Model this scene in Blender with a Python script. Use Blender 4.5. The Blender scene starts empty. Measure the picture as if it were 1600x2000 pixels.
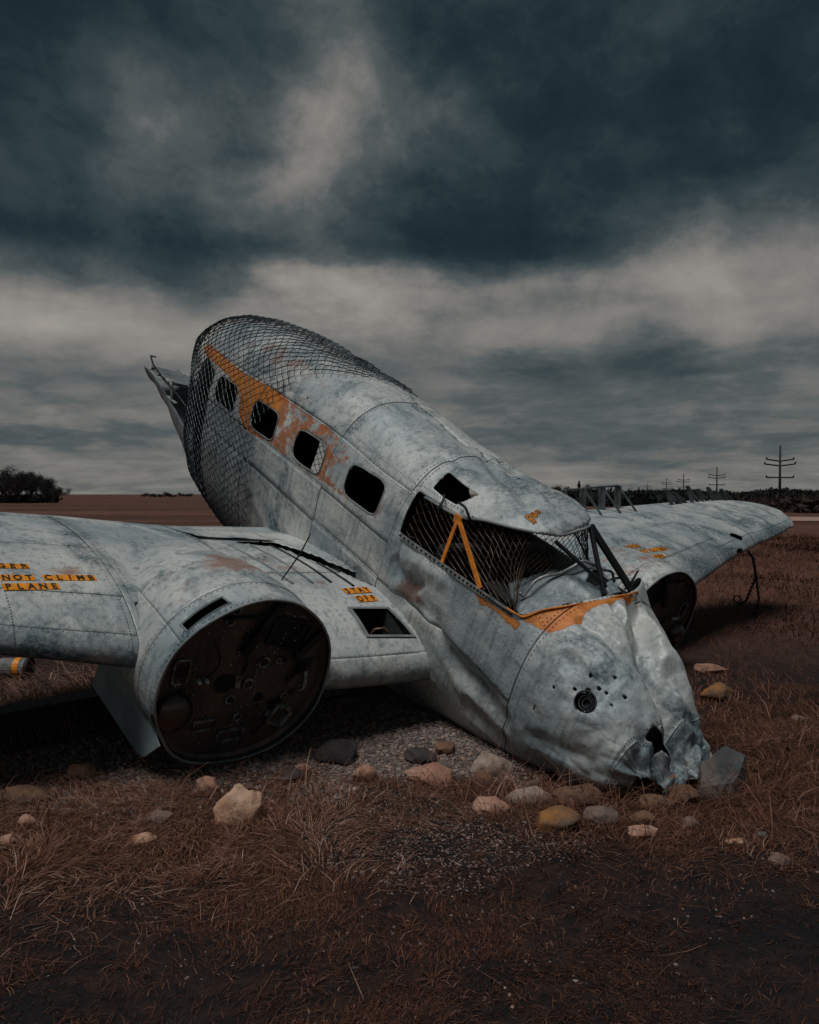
import bpy, bmesh, math, random
import numpy as np
from mathutils import Vector, Matrix
sc=bpy.context.scene; COL=sc.collection
rng=np.random.default_rng(7); R=math.radians
# ------------------------------------------------------------------ camera, sky, sun, exposure
cam=bpy.data.cameras.new('camera'); cam.sensor_fit='VERTICAL'; cam.sensor_height=36; cam.lens=27.70
cam.clip_end=8000; cam.clip_start=.05
co=bpy.data.objects.new('camera',cam); COL.objects.link(co); sc.camera=co
co.location=(0,0,1.579); co.rotation_euler=(R(90-1.303),0,0)
SUN_EL,SUN_AZ=70,212      # azimuth from +Y clockwise: behind and left of the camera
sc.view_settings.view_transform='Standard'; sc.view_settings.look='None'; sc.view_settings.gamma=1
sc.view_settings.exposure=0.25
class NT:
    def __init__(s,tree): s.t=tree; s.n=tree.nodes; s.l=tree.links
    def put(s,node,**kw):
        n=s.n.new(node)
        for k,v in kw.items(): setattr(n,k,v)
        return n
    def link(s,v,sock):
        if hasattr(v,'is_linked') or hasattr(v,'links'): s.l.new(v,sock)
        else: sock.default_value=v
    def m(s,op,a,b=0.0,c=0.0,clamp=False):
        n=s.put('ShaderNodeMath',operation=op,use_clamp=clamp)
        for i,v in enumerate((a,b,c)): s.link(v,n.inputs[i])
        return n.outputs[0]
    def vm(s,op,a,b=(0,0,0),sc_=None):
        n=s.put('ShaderNodeVectorMath',operation=op); s.link(a,n.inputs[0]); s.link(b,n.inputs[1])
        if sc_ is not None: s.link(sc_,n.inputs['Scale'])
        return n.outputs['Value'] if op in('LENGTH','DOT_PRODUCT') else n.outputs[0]
    def noise(s,vec,scale,detail=4,rough=.55,dist=0.0,col=False):
        n=s.put('ShaderNodeTexNoise'); s.link(vec,n.inputs['Vector']); n.inputs['Scale'].default_value=scale
        n.inputs['Detail'].default_value=detail; n.inputs['Roughness'].default_value=rough; n.inputs['Distortion'].default_value=dist
        return n.outputs['Color' if col else 'Fac']
    def voro(s,vec,scale,feature='F1',out='Distance',rnd=1.0):
        n=s.put('ShaderNodeTexVoronoi',feature=feature); s.link(vec,n.inputs['Vector']); n.inputs['Scale'].default_value=scale
        n.inputs['Randomness'].default_value=rnd
        return n.outputs[out]
    def step(s,v,a,b,o0=0.0,o1=1.0):
        n=s.put('ShaderNodeMapRange',interpolation_type='SMOOTHSTEP'); s.link(v,n.inputs['Value'])
        for k,x in zip(('From Min','From Max','To Min','To Max'),(a,b,o0,o1)): s.link(x,n.inputs[k])
        return n.outputs[0]
    def mix(s,fac,a,b,mode='MIX'):
        n=s.put('ShaderNodeMix',data_type='RGBA',blend_type=mode); s.link(fac,n.inputs[0])
        for v,i in ((a,6),(b,7)): s.link(v if not isinstance(v,tuple) else (*v,1)[:4],n.inputs[i])
        return n.outputs[2]
    def ramp(s,v,stops,interp='LINEAR'):
        n=s.put('ShaderNodeValToRGB'); s.link(v,n.inputs[0]); e=n.color_ramp.elements; n.color_ramp.interpolation=interp
        while len(e)<len(stops): e.new(.5)
        for q,(p,c) in zip(e,stops): q.position=p; q.color=(*c,1) if isinstance(c,tuple) else (c,c,c,1)
        return n.outputs[0]
    def sep(s,v):
        n=s.put('ShaderNodeSeparateXYZ'); s.link(v,n.inputs[0]); return n.outputs
    def comb(s,x,y,z):
        n=s.put('ShaderNodeCombineXYZ')
        for v,i in zip((x,y,z),n.inputs): s.link(v,i)
        return n.outputs[0]
    def attr(s,name,out='Fac'): return s.put('ShaderNodeAttribute',attribute_name=name).outputs[out]
    def bump(s,h,strength,dist):
        n=s.put('ShaderNodeBump'); s.link(h,n.inputs['Height']); n.inputs['Strength'].default_value=strength; n.inputs['Distance'].default_value=dist
        return n.outputs[0]
def build_world():
    w=bpy.data.worlds.new('World'); sc.world=w; w.use_nodes=True; N=NT(w.node_tree); N.n.clear()
    d=N.put('ShaderNodeTexCoord').outputs['Generated']; x,y,z=N.sep(d)
    az=N.m('ARCTAN2',x,y); el=N.m('ARCSINE',z); zz=N.m('MAXIMUM',z,0.0)
    k=N.m('ADD',zz,.16); q=N.comb(N.m('DIVIDE',x,k),N.m('DIVIDE',y,k),0.0)
    wv=N.noise(q,1.1,3,.5,col=True); q2=N.vm('ADD',q,N.vm('SCALE',N.vm('SUBTRACT',wv,(.5,.5,.5)),sc_=.55))
    n1=N.noise(q2,1.0,9,.58); n2=N.noise(N.vm('ADD',q2,(3.1,7.7,0)),3.2,8,.6)
    n3=N.noise(N.vm('ADD',N.vm('MULTIPLY',d,(1,1,1.25)),N.vm('SCALE',N.vm('SUBTRACT',N.noise(d,5,4,.55,col=True),(.5,.5,.5)),sc_=.16)),6.2,12,.64); n5=N.noise(N.vm('ADD',N.vm('MULTIPLY',d,(1,1,1.3)),(2,5,1)),2.6,8,.58)
    # elevation profile of the overcast: pale under the cloud deck, dark above
    base=N.ramp(N.m('MULTIPLY',el,1/1.6),[(0,.64),(.02,.66),(.05,.58),(.09,.57),(.125,.68),(.16,.60),(.19,.36),(.26,.34),(.34,.24),(.5,.28),(1,.32)],'EASE')
    def blob(px,py,sx,sy,amp):
        a=math.atan((px-800)/1539); e=math.atan((965-py)/1539*math.cos(a)); sx/=1539; sy/=1539
        A=N.m('MULTIPLY',N.m('SUBTRACT',azw,a),1/sx); E=N.m('MULTIPLY',N.m('SUBTRACT',elw,e),1/sy)
        r=N.m('ADD',N.m('MULTIPLY',A,A),N.m('MULTIPLY',E,E))
        return N.m('MULTIPLY',N.m('EXPONENT',N.m('MULTIPLY',r,-1)),amp)
    # cloud masses have ragged edges: warp the directions before placing them
    wn=N.noise(q,2.2,5,.6,col=True); wx,wy,_=N.sep(N.vm('SUBTRACT',wn,(.5,.5,.5)))
    azw=N.m('ADD',az,N.m('MULTIPLY',wx,.22)); elw=N.m('ADD',el,N.m('MULTIPLY',wy,.12))
    hi=N.step(el,.12,.30); flat_=N.m('ADD',N.m('MULTIPLY',N.m('SUBTRACT',n1,.5),.50),N.m('MULTIPLY',N.m('SUBTRACT',n2,.5),.34)); puff=N.m('ADD',N.m('MULTIPLY',N.m('SUBTRACT',n3,.5),.95),N.m('MULTIPLY',N.m('SUBTRACT',n5,.5),.60)); v=N.m('ADD',base,N.m('ADD',N.m('MULTIPLY',flat_,N.m('SUBTRACT',1.0,N.m('MULTIPLY',hi,.55))),N.m('MULTIPLY',puff,N.m('ADD',.22,N.m('MULTIPLY',hi,.64)))))
    for b in SKY: v=N.m('ADD',v,blob(*b))
    col=N.ramp(v,[(0,(.0065,.015,.020)),(.18,(.013,.027,.033)),(.36,(.036,.053,.059)),(.52,(.085,.099,.102)),(.70,(.20,.192,.178)),(1,(.35,.325,.295))])
    sky=N.put('ShaderNodeTexSky',sky_type='NISHITA',sun_disc=False,sun_elevation=R(SUN_EL),sun_rotation=R(SUN_AZ))
    col=N.mix(.02,col,N.vm('SCALE',sky.outputs[0],sc_=.06))
    bg=N.put('ShaderNodeBackground'); N.l.new(col,bg.inputs[0]); bg.inputs[1].default_value=.86
    N.l.new(bg.outputs[0],N.put('ShaderNodeOutputWorld').inputs[0])
# cloud masses as seen from the place: (x,y) direction on a 1600x2000 view, extents, brightness
SKY=[(640,120,130,190,.30),(700,310,170,130,.22),(300,190,110,110,.16),(470,400,200,70,.16),(150,650,330,60,.20),(690,575,190,55,.34),
 (1360,470,230,90,.18),(1500,560,160,120,.08),(60,60,260,170,-.12),(180,490,330,75,-.22),(900,465,230,75,-.24),(1450,180,300,160,-.14),
 (1010,230,120,230,-.06),(1320,705,230,50,-.20),(1010,720,80,25,-.16),(80,850,220,30,-.12),(700,820,900,20,.05),(1300,860,400,60,-.10),(1100,560,200,40,.12),(1470,420,180,70,.14),(610,535,90,45,.16),(250,560,120,30,.10)]
build_world()
sl=bpy.data.lights.new('sun','SUN'); sl.energy=1.5; sl.angle=R(28); sl.color=(1,.988,.965)
so=bpy.data.objects.new('sun',sl); COL.objects.link(so)
a,e=R(SUN_AZ),R(SUN_EL); sd=Vector((math.sin(a)*math.cos(e),math.cos(a)*math.cos(e),math.sin(e)))
so.rotation_euler=sd.to_track_quat('Z','Y').to_euler(); so.location=sd*60
# ------------------------------------------------------------------ mesh helpers
def tag(o,label=None,cat=None,group=None,kind=None):
    for k,v in (('label',label),('category',cat),('group',group),('kind',kind)):
        if v: o[k]=v
    return o
def empty(name,loc=(0,0,0),parent=None):
    o=bpy.data.objects.new(name,None); COL.objects.link(o); o.location=loc; o.parent=parent; o.empty_display_size=.1; return o
def link(name,me,parent=None,loc=None):
    o=bpy.data.objects.new(name,me); COL.objects.link(o); o.parent=parent
    if loc is not None: o.location=loc
    return o
def raw(name,V,Fc,mats,attrs=None,smooth=False,mi=None):
    """uniform faces (n,3) or (n,4)"""
    V=np.asarray(V,np.float32); Fc=np.asarray(Fc,np.int32); k=Fc.shape[1]; n=len(Fc)
    me=bpy.data.meshes.new(name); me.vertices.add(len(V)); me.vertices.foreach_set('co',V.ravel())
    me.loops.add(n*k); me.loops.foreach_set('vertex_index',Fc.ravel()); me.polygons.add(n)
    me.polygons.foreach_set('loop_start',np.arange(0,n*k,k,dtype=np.int32))
    if mi is not None: me.polygons.foreach_set('material_index',np.asarray(mi,np.int32))
    me.polygons.foreach_set('use_smooth',np.full(n,smooth,dtype=bool))
    for a_,v_ in (attrs or {}).items():
        v_=np.asarray(v_,np.float32)
        if v_.ndim==1: me.attributes.new(a_,'FLOAT','POINT').data.foreach_set('value',v_)
        else: me.attributes.new(a_,'FLOAT_VECTOR','POINT').data.foreach_set('vector',v_.ravel())
    me.update(calc_edges=True)
    for m_ in (mats if isinstance(mats,(list,tuple)) else [mats]): me.materials.append(m_)
    return me
class MB:
    """collects simple solids into one mesh"""
    def __init__(s): s.v=[]; s.f=[]; s.m=[]
    def add(s,V,Fs,mi=0):
        o=len(s.v); s.v+= [tuple(map(float,p)) for p in V]; s.f+=[tuple(int(i)+o for i in f) for f in Fs]; s.m+=[mi]*len(Fs); return s
    def box(s,c,sz,rot=None,mi=0):
        c=np.array(c,float); h=np.array(sz,float)/2
        P=np.array([(x,y,z) for x in(-1,1) for y in(-1,1) for z in(-1,1)],float)*h
        if rot is not None: P=P@np.array(rot).T
        return s.add(P+c,[(0,1,3,2),(4,6,7,5),(0,4,5,1),(2,3,7,6),(0,2,6,4),(1,5,7,3)],mi)
    def tube(s,pts,r,n=6,cap=True,mi=0,flat=None):
        pts=np.array(pts,float); m=len(pts); rr=np.broadcast_to(np.array(r,float),(m,)); V=[];Fs=[]
        T=np.gradient(pts,axis=0); T/=np.linalg.norm(T,axis=1,keepdims=True)+1e-9
        ref=np.array([0,0,1.]) if abs(T[0][2])<.9 else np.array([1.,0,0])
        for i in range(m):
            a_=np.cross(T[i],ref); a_/=np.linalg.norm(a_)+1e-9; b_=np.cross(a_,T[i]); ref=b_ if abs(np.dot(b_,T[min(i+1,m-1)]))<.95 else ref
            for k in range(n):
                t=2*math.pi*k/n; V.append(pts[i]+rr[i]*(math.cos(t)*a_+math.sin(t)*b_*(flat or 1)))
        for i in range(m-1):
            for k in range(n): Fs.append((i*n+k,i*n+(k+1)%n,(i+1)*n+(k+1)%n,(i+1)*n+k))
        if cap: Fs+= [tuple(range(n))[::-1],tuple((m-1)*n+k for k in range(n))]
        return s.add(V,Fs,mi)
    def bar(s,a_,b_,w,t,up=(0,0,1),mi=0):
        a_=np.array(a_,float); b_=np.array(b_,float); d=b_-a_; L=np.linalg.norm(d); d/=L
        y=np.cross(np.array(up,float),d); y/=np.linalg.norm(y)+1e-9; z=np.cross(d,y)
        return s.box((a_+b_)/2,(L,w,t),np.stack([d,y,z],1),mi)
    def build(s,name,mats,parent=None,smooth=False,bevel=0,loc=None):
        me=bpy.data.meshes.new(name); me.from_pydata(s.v,[],s.f); mats=mats if isinstance(mats,(list,tuple)) else [mats]
        for m_ in mats: me.materials.append(m_)
        if len(mats)>1: me.polygons.foreach_set('material_index',s.m)
        if smooth: me.polygons.foreach_set('use_smooth',[True]*len(s.f))
        me.update(); o=link(name,me,parent,loc)
        if bevel: b=o.modifiers.new('bevel','BEVEL'); b.width=bevel; b.segments=2; b.limit_method='ANGLE'
        return o
def polysdf(P,poly):
    P=np.asarray(P,float); poly=np.array(poly,float); d=np.full(P.shape[:-1],1e9); ins=np.zeros(P.shape[:-1],bool)
    for i in range(len(poly)):
        a_,b_=poly[i],poly[(i+1)%len(poly)]; e=b_-a_; w_=P-a_; t=np.clip((w_@e)/(e@e),0,1)
        d=np.minimum(d,np.linalg.norm(w_-t[...,None]*e,axis=-1))
        c=((a_[1]>P[...,1])!=(b_[1]>P[...,1]))
        with np.errstate(divide='ignore',invalid='ignore'): xx=(b_[0]-a_[0])*(P[...,1]-a_[1])/(b_[1]-a_[1])+a_[0]
        ins^=c&(P[...,0]<xx)
    return np.where(ins,-d,d)
def rbox(x,y,cx,cy,hx,hy,r):
    qx=np.abs(x-cx)-hx+r; qy=np.abs(y-cy)-hy+r
    return np.hypot(np.maximum(qx,0),np.maximum(qy,0))+np.minimum(np.maximum(qx,qy),0)-r
# ------------------------------------------------------------------ materials
def mat(name,rough=.6,metal=0.0,spec=.4):
    m=bpy.data.materials.new(name); m.use_nodes=True; N=NT(m.node_tree); b=N.n['Principled BSDF']
    b.inputs['Roughness'].default_value=rough; b.inputs['Metallic'].default_value=metal; b.inputs['Specular IOR Level'].default_value=spec
    return m,N,b
def simple(name,col,rough=.6,metal=0.0,var=.35,scale=6,bump=.0,spec=.4,col2=None,dist=.01):
    m,N,b=mat(name,rough,metal,spec); o=N.put('ShaderNodeTexCoord').outputs['Object']
    n=N.noise(o,scale,6,.6); c2=col2 or tuple(c*(1-var) for c in col)
    N.l.new(N.mix(N.step(n,.35,.65),col,c2),b.inputs['Base Color'])
    if bump: N.l.new(N.bump(N.noise(o,scale*4,6,.6),bump,dist),b.inputs['Normal'])
    return m
def skin_mat(name,light,cool,dark,stain=.5):
    m,N,b=mat(name,.5,.14,.42); o=N.put('ShaderNodeTexCoord').outputs['Object']; x,y,z=N.sep(o)
    n0=N.noise(o,1.4,6,.6); n1=N.noise(N.vm('ADD',o,(5,2,9)),2.6,9,.66,.6); n2=N.noise(N.vm('MULTIPLY',o,(26,26,2.2)),1,5,.6)
    n3=N.noise(o,38,6,.7); n4=N.noise(N.vm('ADD',o,(1,8,3)),7,8,.7); dirt=N.attr('dirt'); org=N.attr('org'); prm=N.attr('prim')
    c=N.mix(N.step(n0,.36,.66),light,cool)
    c=N.mix(N.m('MULTIPLY',N.step(n2,.48,.72),.50),c,dark)
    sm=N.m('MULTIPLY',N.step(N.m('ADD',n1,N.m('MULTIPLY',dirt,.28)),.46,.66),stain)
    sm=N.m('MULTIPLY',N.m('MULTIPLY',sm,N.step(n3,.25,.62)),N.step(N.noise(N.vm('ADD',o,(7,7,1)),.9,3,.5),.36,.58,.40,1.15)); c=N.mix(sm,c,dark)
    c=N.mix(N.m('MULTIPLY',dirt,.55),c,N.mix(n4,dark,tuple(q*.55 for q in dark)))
    c=N.mix(N.m('MULTIPLY',N.step(n3,.66,.74),.45),c,tuple(q*.6 for q in dark))
    # scratches: thin pale curved lines
    sv=N.noise(N.vm('ADD',o,(9,1,4)),1.7,3,.5); sl_=N.step(N.m('ABSOLUTE',N.m('SUBTRACT',N.m('FRACT',N.m('MULTIPLY',sv,9)),.5)),.0,.022,1,0)
    c=N.mix(N.m('MULTIPLY',N.m('MULTIPLY',sl_,N.step(n4,.5,.65)),.22),c,tuple(min(1,q*1.25) for q in light))
    # chalk-like pale rub marks and long dark runs down from seams
    sw=N.noise(N.vm('ADD',N.vm('MULTIPLY',o,(.7,2.4,2.4)),N.vm('SCALE',N.noise(o,1.2,3,.5,col=True),sc_=1.2)),2.2,7,.62); c=N.mix(N.m('MULTIPLY',N.step(sw,.56,.68),.45),c,tuple(min(1,q*1.08) for q in light)); c=N.mix(N.m('MULTIPLY',N.step(sw,.44,.33),.40),c,dark)
    # red primer showing through
    pm=N.m('MULTIPLY',N.step(N.m('ADD',N.m('MULTIPLY',prm,.55),N.m('MULTIPLY',n4,.9)),.62,.80),N.step(prm,.02,.2))
    c=N.mix(N.m('MULTIPLY',pm,.8),c,N.mix(n3,(.36,.19,.14),(.23,.10,.075)))
    om=N.step(N.m('ADD',org,N.m('MULTIPLY',N.m('SUBTRACT',N.m('ADD',N.m('MULTIPLY',n4,.65),N.m('MULTIPLY',n3,.35)),.5),1.5)),.46,.56)
    oc=N.mix(N.step(org,.58,.80),N.mix(N.step(n4,.4,.6),(.40,.175,.10),(.42,.13,.035)),N.mix(N.step(n1,.4,.62),(.74,.235,.012),(.52,.145,.016))); c=N.mix(N.m('MULTIPLY',om,.93),c,oc)
    rnd=N.put('ShaderNodeObjectInfo').outputs['Random']; c=N.mix(1.0,c,N.ramp(rnd,[(0,(.80,.84,.86)),(.5,(.95,.96,.95)),(1,(1.0,.985,.955))]),'MULTIPLY')
    N.l.new(c,b.inputs['Base Color'])
    N.l.new(N.step(n1,.3,.7,.44,.64),b.inputs['Roughness'])
    hb=N.m('ADD',N.m('MULTIPLY',n0,1.0),N.m('ADD',N.m('MULTIPLY',n4,.12),N.m('MULTIPLY',n3,.02)))
    N.l.new(N.bump(hb,.8,.06),b.inputs['Normal']); return m
M={}
M['skin']=skin_mat('weathered_skin',(.65,.645,.62),(.37,.42,.44),(.052,.095,.12),.92); M['post']=simple('black_post',(.014,.015,.017),.5,.3,.4,14); M['rib']=simple('dull_rib',(.12,.14,.145),.6,.2,.5,9)
M['inside']=simple('interior_primer',(.035,.04,.04),.8,0,.5,5)
M['black']=simple('flat_black',(.008,.009,.011),.7,0,.4,8)  # plain black; sheets of it also stand in for shade inside openings
M['dark']=simple('dark_frame_metal',(.03,.034,.038),.5,.5,.5,14,.2)
M['wire']=simple('galvanised_wire',(.055,.072,.08),.5,.6,.4,20)
M['rustwire']=simple('rusted_wire',(.13,.085,.06),.55,.4,.8,9)
M['alu']=simple('bare_aluminium',(.42,.43,.42),.42,.5,.5,12,.3)
M['grey']=simple('grey_weathered_metal',(.26,.27,.27),.55,.1,.55,5,.3,col2=(.14,.17,.18))
M['teal']=simple('blue_grey_paint',(.23,.30,.31),.55,0,.3,4,.15)
M['orange']=simple('chipped_orange_paint',(.72,.24,.018),.5,0,.7,16,.3,col2=(.48,.135,.018))
M['tile']=simple('orange_letter_tile',(.88,.30,.010),.45,0,.25,30)
M['ink']=simple('black_letter',(.012,.011,.010),.6,0,.3,40)
M['rivet']=simple('grimy_rivet',(.11,.125,.13),.55,.3,.4,60)
M['bolt']=simple('bright_bolt',(.55,.56,.55),.35,.7,.3,60)
M['glare']=simple('pale_insulator',(.5,.5,.48),.5,0,.3,10)
def firewall_mat():
    m,N,b=mat('rusty_firewall',.5,.45,.4); o=N.put('ShaderNodeTexCoord').outputs['Object']
    n=N.noise(o,3.2,7,.62); n2=N.noise(N.vm('MULTIPLY',o,(2,18,3)),1,5,.6)
    c=N.ramp(n,[(.3,(.048,.045,.046)),(.5,(.085,.075,.071)),(.68,(.14,.108,.09)),(.8,(.21,.155,.115))])
    c=N.mix(N.m('MULTIPLY',N.step(n2,.5,.7),.6),c,(.026,.026,.03)); N.l.new(c,b.inputs['Base Color'])
    N.l.new(N.bump(N.noise(o,22,6,.6),.25,.01),b.inputs['Normal']); return m
M['firewall']=firewall_mat(); M['fit']=simple('grimy_fitting',(.30,.32,.32),.5,.4,.7,25,.3,col2=(.07,.065,.062))
# ---- pure geometry of the airframe: local axes F (forward), S (starboard), U (up), metres ----
def hsh(i,j,k,s):
    n=(i*374761393+j*668265263+k*2147483647+s*1274126177)&0xffffffff
    n=((n^(n>>13))*1274126177)&0xffffffff
    return ((n^(n>>16))&0xffff)/65535.0
def vnoise(P,s=0):
    P=np.asarray(P,float); I=np.floor(P).astype(np.int64); f=P-I; f=f*f*(3-2*f); r=0
    for a in (0,1):
        for b in (0,1):
            for c in (0,1):
                w=(f[...,0] if a else 1-f[...,0])*(f[...,1] if b else 1-f[...,1])*(f[...,2] if c else 1-f[...,2])
                r=r+w*hsh(I[...,0]+a,I[...,1]+b,I[...,2]+c,s)
    return r*2-1
def fbm(P,o=4,s=0):
    P=np.asarray(P,float); r=0; a=1.0
    for q in range(o): r=r+a*vnoise(P*2**q+q*7.3,s+q); a*=.5
    return r/1.6
def foil(P,s=0):
    """crumpled-foil relief 0..1: flat cells with sharp valleys between"""
    P=np.asarray(P,float); I=np.floor(P).astype(np.int64); f1=np.full(P.shape[:-1],9.); f2=f1.copy()
    for a in (-1,0,1):
        for b in (-1,0,1):
            for c in (-1,0,1):
                J=I+np.array([a,b,c]); q=J+np.stack([hsh(J[...,0],J[...,1],J[...,2],s+k) for k in (1,2,3)],-1)
                d=np.linalg.norm(P-q,axis=-1); f2=np.minimum(f2,np.maximum(d,f1)); f1=np.minimum(f1,d)
    return np.clip((f2-f1)/.5,0,1)
def curve(xs,ys):
    xs=np.array(xs,float); ys=np.array(ys,float); d=np.diff(ys)/np.diff(xs)
    m=np.zeros(len(xs)); m[0]=d[0]; m[-1]=d[-1]
    for i in range(1,len(xs)-1): m[i]=0 if d[i-1]*d[i]<=0 else 2*d[i-1]*d[i]/(d[i-1]+d[i])
    def f(x):
        x=np.clip(x,xs[0],xs[-1]); i=np.clip(np.searchsorted(xs,x)-1,0,len(xs)-2); h=xs[i+1]-xs[i]; t=(x-xs[i])/h
        return (1+2*t)*(1-t)**2*ys[i]+t*(1-t)**2*h*m[i]+t*t*(3-2*t)*ys[i+1]+t*t*(t-1)*h*m[i+1]
    return f
K=[-7,-5.8,-5,-4.5,-4,-3,-2,-1.5,-1,-.5,0,.35,.55,.75,1,1.2,1.35,1.5,1.6,1.66]
fb=curve(K,[.25,.42,.55,.63,.66,.67,.67,.67,.67,.67,.67,.67,.68,.69,.71,.72,.70,.65,.56,.47])
ft=curve(K,[.5,.85,1.12,1.33,1.37,1.38,1.36,1.30,1.24,1.23,1.25,1.21,1.02,.88,.85,.78,.66,.50,.38,.33])
fo=curve(K,[.0,-.24,-.52,-.68,-.78,-.82,-.82,-.82,-.82,-.74,-.57,-.46,-.39,-.32,-.23,-.155,-.10,-.04,.0,.03])
fc=curve(K,[.25,.3,.33,.38,.4,.4,.38,.37,.36,.35,.34,.32,.3,.28,.28,.28,.28,.27,.26,.25])
fnt=curve(K,[2,2.1,2.3,2.5,2.5,2.5,2.6,2.7,2.7,2.7,2.7,2.6,2.5,2.5,2.5,2.5,2.5,2.5,2.4,2.4])
fnb=curve(K,[2,2,2,2.1,2.2,2.3,2.3,2.4,2.4,2.5,2.6,2.8,3,3,3.1,3.1,3.1,3,2.8,2.8])
CREASE=[[[(.89,1.64),(1.14,1.38),(1.27,1.3),(1.37,1.29),(1.57,1.27)],.17,.11],[[(.88,.98),(1.13,1.06),(1.25,1.18),(1.29,1.28)],.035,.05],[[(.86,1.42),(1.09,1.32),(1.24,1.31)],.05,.05],[[(.77,1.85),(1.08,1.53),(1.23,1.45),(1.36,1.42)],.05,.06],[[(.43,-.42),(.77,-.54)],.035,.09],[[(.22,-.14),(.54,-.16),(.74,-.23)],.035,.10],
 [[(.99,-.2),(1.3,-.06)],.02,.07],[[(1.46,.81),(1.60,.84)],.07,.06],[[(1.52,.23),(1.54,.94)],.05,.06],[[(1.29,1.5),(1.43,1.56),(1.6,1.6)],.06,.07],[[(1.46,1.8),(1.6,1.85)],.05,.06],[[(1.44,1.28),(1.45,1.5),(1.48,1.7)],.03,.03],[[(-.57,.05),(-.48,.012),(-.33,.012),(-.27,.04)],.06,.06],[[(-.41,-.05),(-.21,-.02),(-.02,-.02)],.035,.08],[[(-.46,.11),(-.26,.15),(-.09,.15)],-.035,.09],
 [[(-.71,1.59),(-.28,1.41),(.06,1.26)],.045,.08],[[(-.68,1.75),(-.17,1.5),(.12,1.36)],.035,.06],[[(-1.21,1.58),(-.97,1.64),(-.8,1.75)],.03,.09],[[(-.54,1.74),(-.23,1.66),(.14,1.5)],.05,.07],[[(.02,-.06),(.27,-.16),(.64,-.13)],.03,.10],[[(1.0,.55),(1.2,.5)],.02,.08],[[(.95,.2),(1.05,.75)],.015,.10],[[(-.75,1.2),(-.5,1.35),(-.3,1.2)],.02,.08]]
def bump(x,c,w): return np.exp(-((x-c)/w)**2)
def fus(u,t,off=0.0,dent=True):
    u=np.asarray(u,float); t=np.asarray(t,float); u,t=np.broadcast_arrays(u,t)
    if u.ndim==0: return fus(u.reshape(1),t.reshape(1),off,dent)[0]
    b,T,B,c=fb(u),ft(u),fo(u),fc(u); ct,st=np.cos(t),np.sin(t)
    n=np.where(st>=0,fnt(u),fnb(u)); h=np.where(st>=0,T-c,c-B)
    S=b*np.sign(ct)*np.abs(ct)**(2/n); U=c+h*np.sign(st)*np.abs(st)**(2/n)
    gf=np.clip((u-.6)/.8,0,1); q=np.clip(-S/.35,0,1); q=q*q*(3-2*q)
    U=np.where(U>.1,U-.24*gf*q*np.clip((U-.1)/.4,0,1),U); S=np.where(S<0,S*(1-.42*gf),S)
    rs,ru=ct/b,st/h; l=np.sqrt(rs*rs+ru*ru); rs,ru=rs/l,ru/l
    d=np.zeros_like(S); f=u.copy()
    if dent:
        P=np.stack([u*1.6,S*1.6,U*1.6],-1)
        d=d+.009*fbm(P,4,3)-.006*np.sin((u+3)*7.4)**2*np.sin((U-.2)*6)**2
        # buckled roof above the cockpit
        m=bump(u,-.15,.55)*bump(t,1.75,.75); d=d-.055*m*np.abs(fbm(P*1.5,3,11))-.02*m
        # torn crumple in the side skin under the cockpit sill
        m=bump(u,-.42,.22)*bump(U,.40,.16)*(S>0); d=d-.09*m*np.abs(fbm(P*3.2,3,21))+.02*m*fbm(P*5,2,5)
        m=bump(u,.15,.45)*bump(U,.0,.28)*(S>0); d=d-.05*m*np.abs(fbm(np.stack([u*2+U*3,S*2,U*2-u],-1),3,31))
        # crushed nose and cap
        d=d-.035*np.clip((u-.85)/.5,0,1)*np.abs(fbm(P*2.2,3,41))
        m=np.clip((u-1.45)/.08,0,1)
        d=d-.07*m*np.abs(fbm(P*4.2,3,51)); f=f-.09*m*np.abs(fbm(P*3.6+4,3,61))*1.3
        sel=u>.80
        if sel.any():
            Q=B0_=np.stack([u,S,U],-1)[sel]; g_=np.clip((u[sel]-.80)/.5,0,1)
            d[sel]=d[sel]-.022*g_*(1-foil(Q*3.3+.5*fbm(Q*2,2,3)[:,None],5))-(.012+.05*m[sel])*g_*(1-foil(Q*7.5+.4*fbm(Q*4,2,5)[:,None],9))
        f=f+.07*np.clip((u-1.15)/.45,0,1)
        # sharp creases beaten into the sheet metal
        if u.max()>-1.5:
            B0=np.stack([u,S,U],-1)
            for pts,a_,w_ in CREASE:
                if len(pts[0])==2:
                    q_=np.array(pts,float); pts[:]=[tuple(p) for p in fus(q_[:,0],q_[:,1],dent=False)]
                k_=np.array(pts); lo,hi=k_.min(0)-w_,k_.max(0)+w_; sel=((B0>lo)&(B0<hi)).all(-1)
                if not sel.any(): continue
                X=B0[sel]; X=X+.25*w_*fbm(X*9,2,int(abs(a_)*1000))[:,None]; dd=np.full(len(X),9.)
                for A_,C_ in zip(k_[:-1],k_[1:]):
                    e_=C_-A_; t_=np.clip(((X-A_)@e_)/(e_@e_),0,1); dd=np.minimum(dd,np.linalg.norm(X-A_-t_[:,None]*e_,axis=1))
                d[sel]=d[sel]-a_*np.clip(1-dd/w_,0,1)
        # front of the nose raked: low part sits back on the near side
    d=d+off
    return np.stack([f,S+rs*d,U+ru*d],-1)
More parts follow.
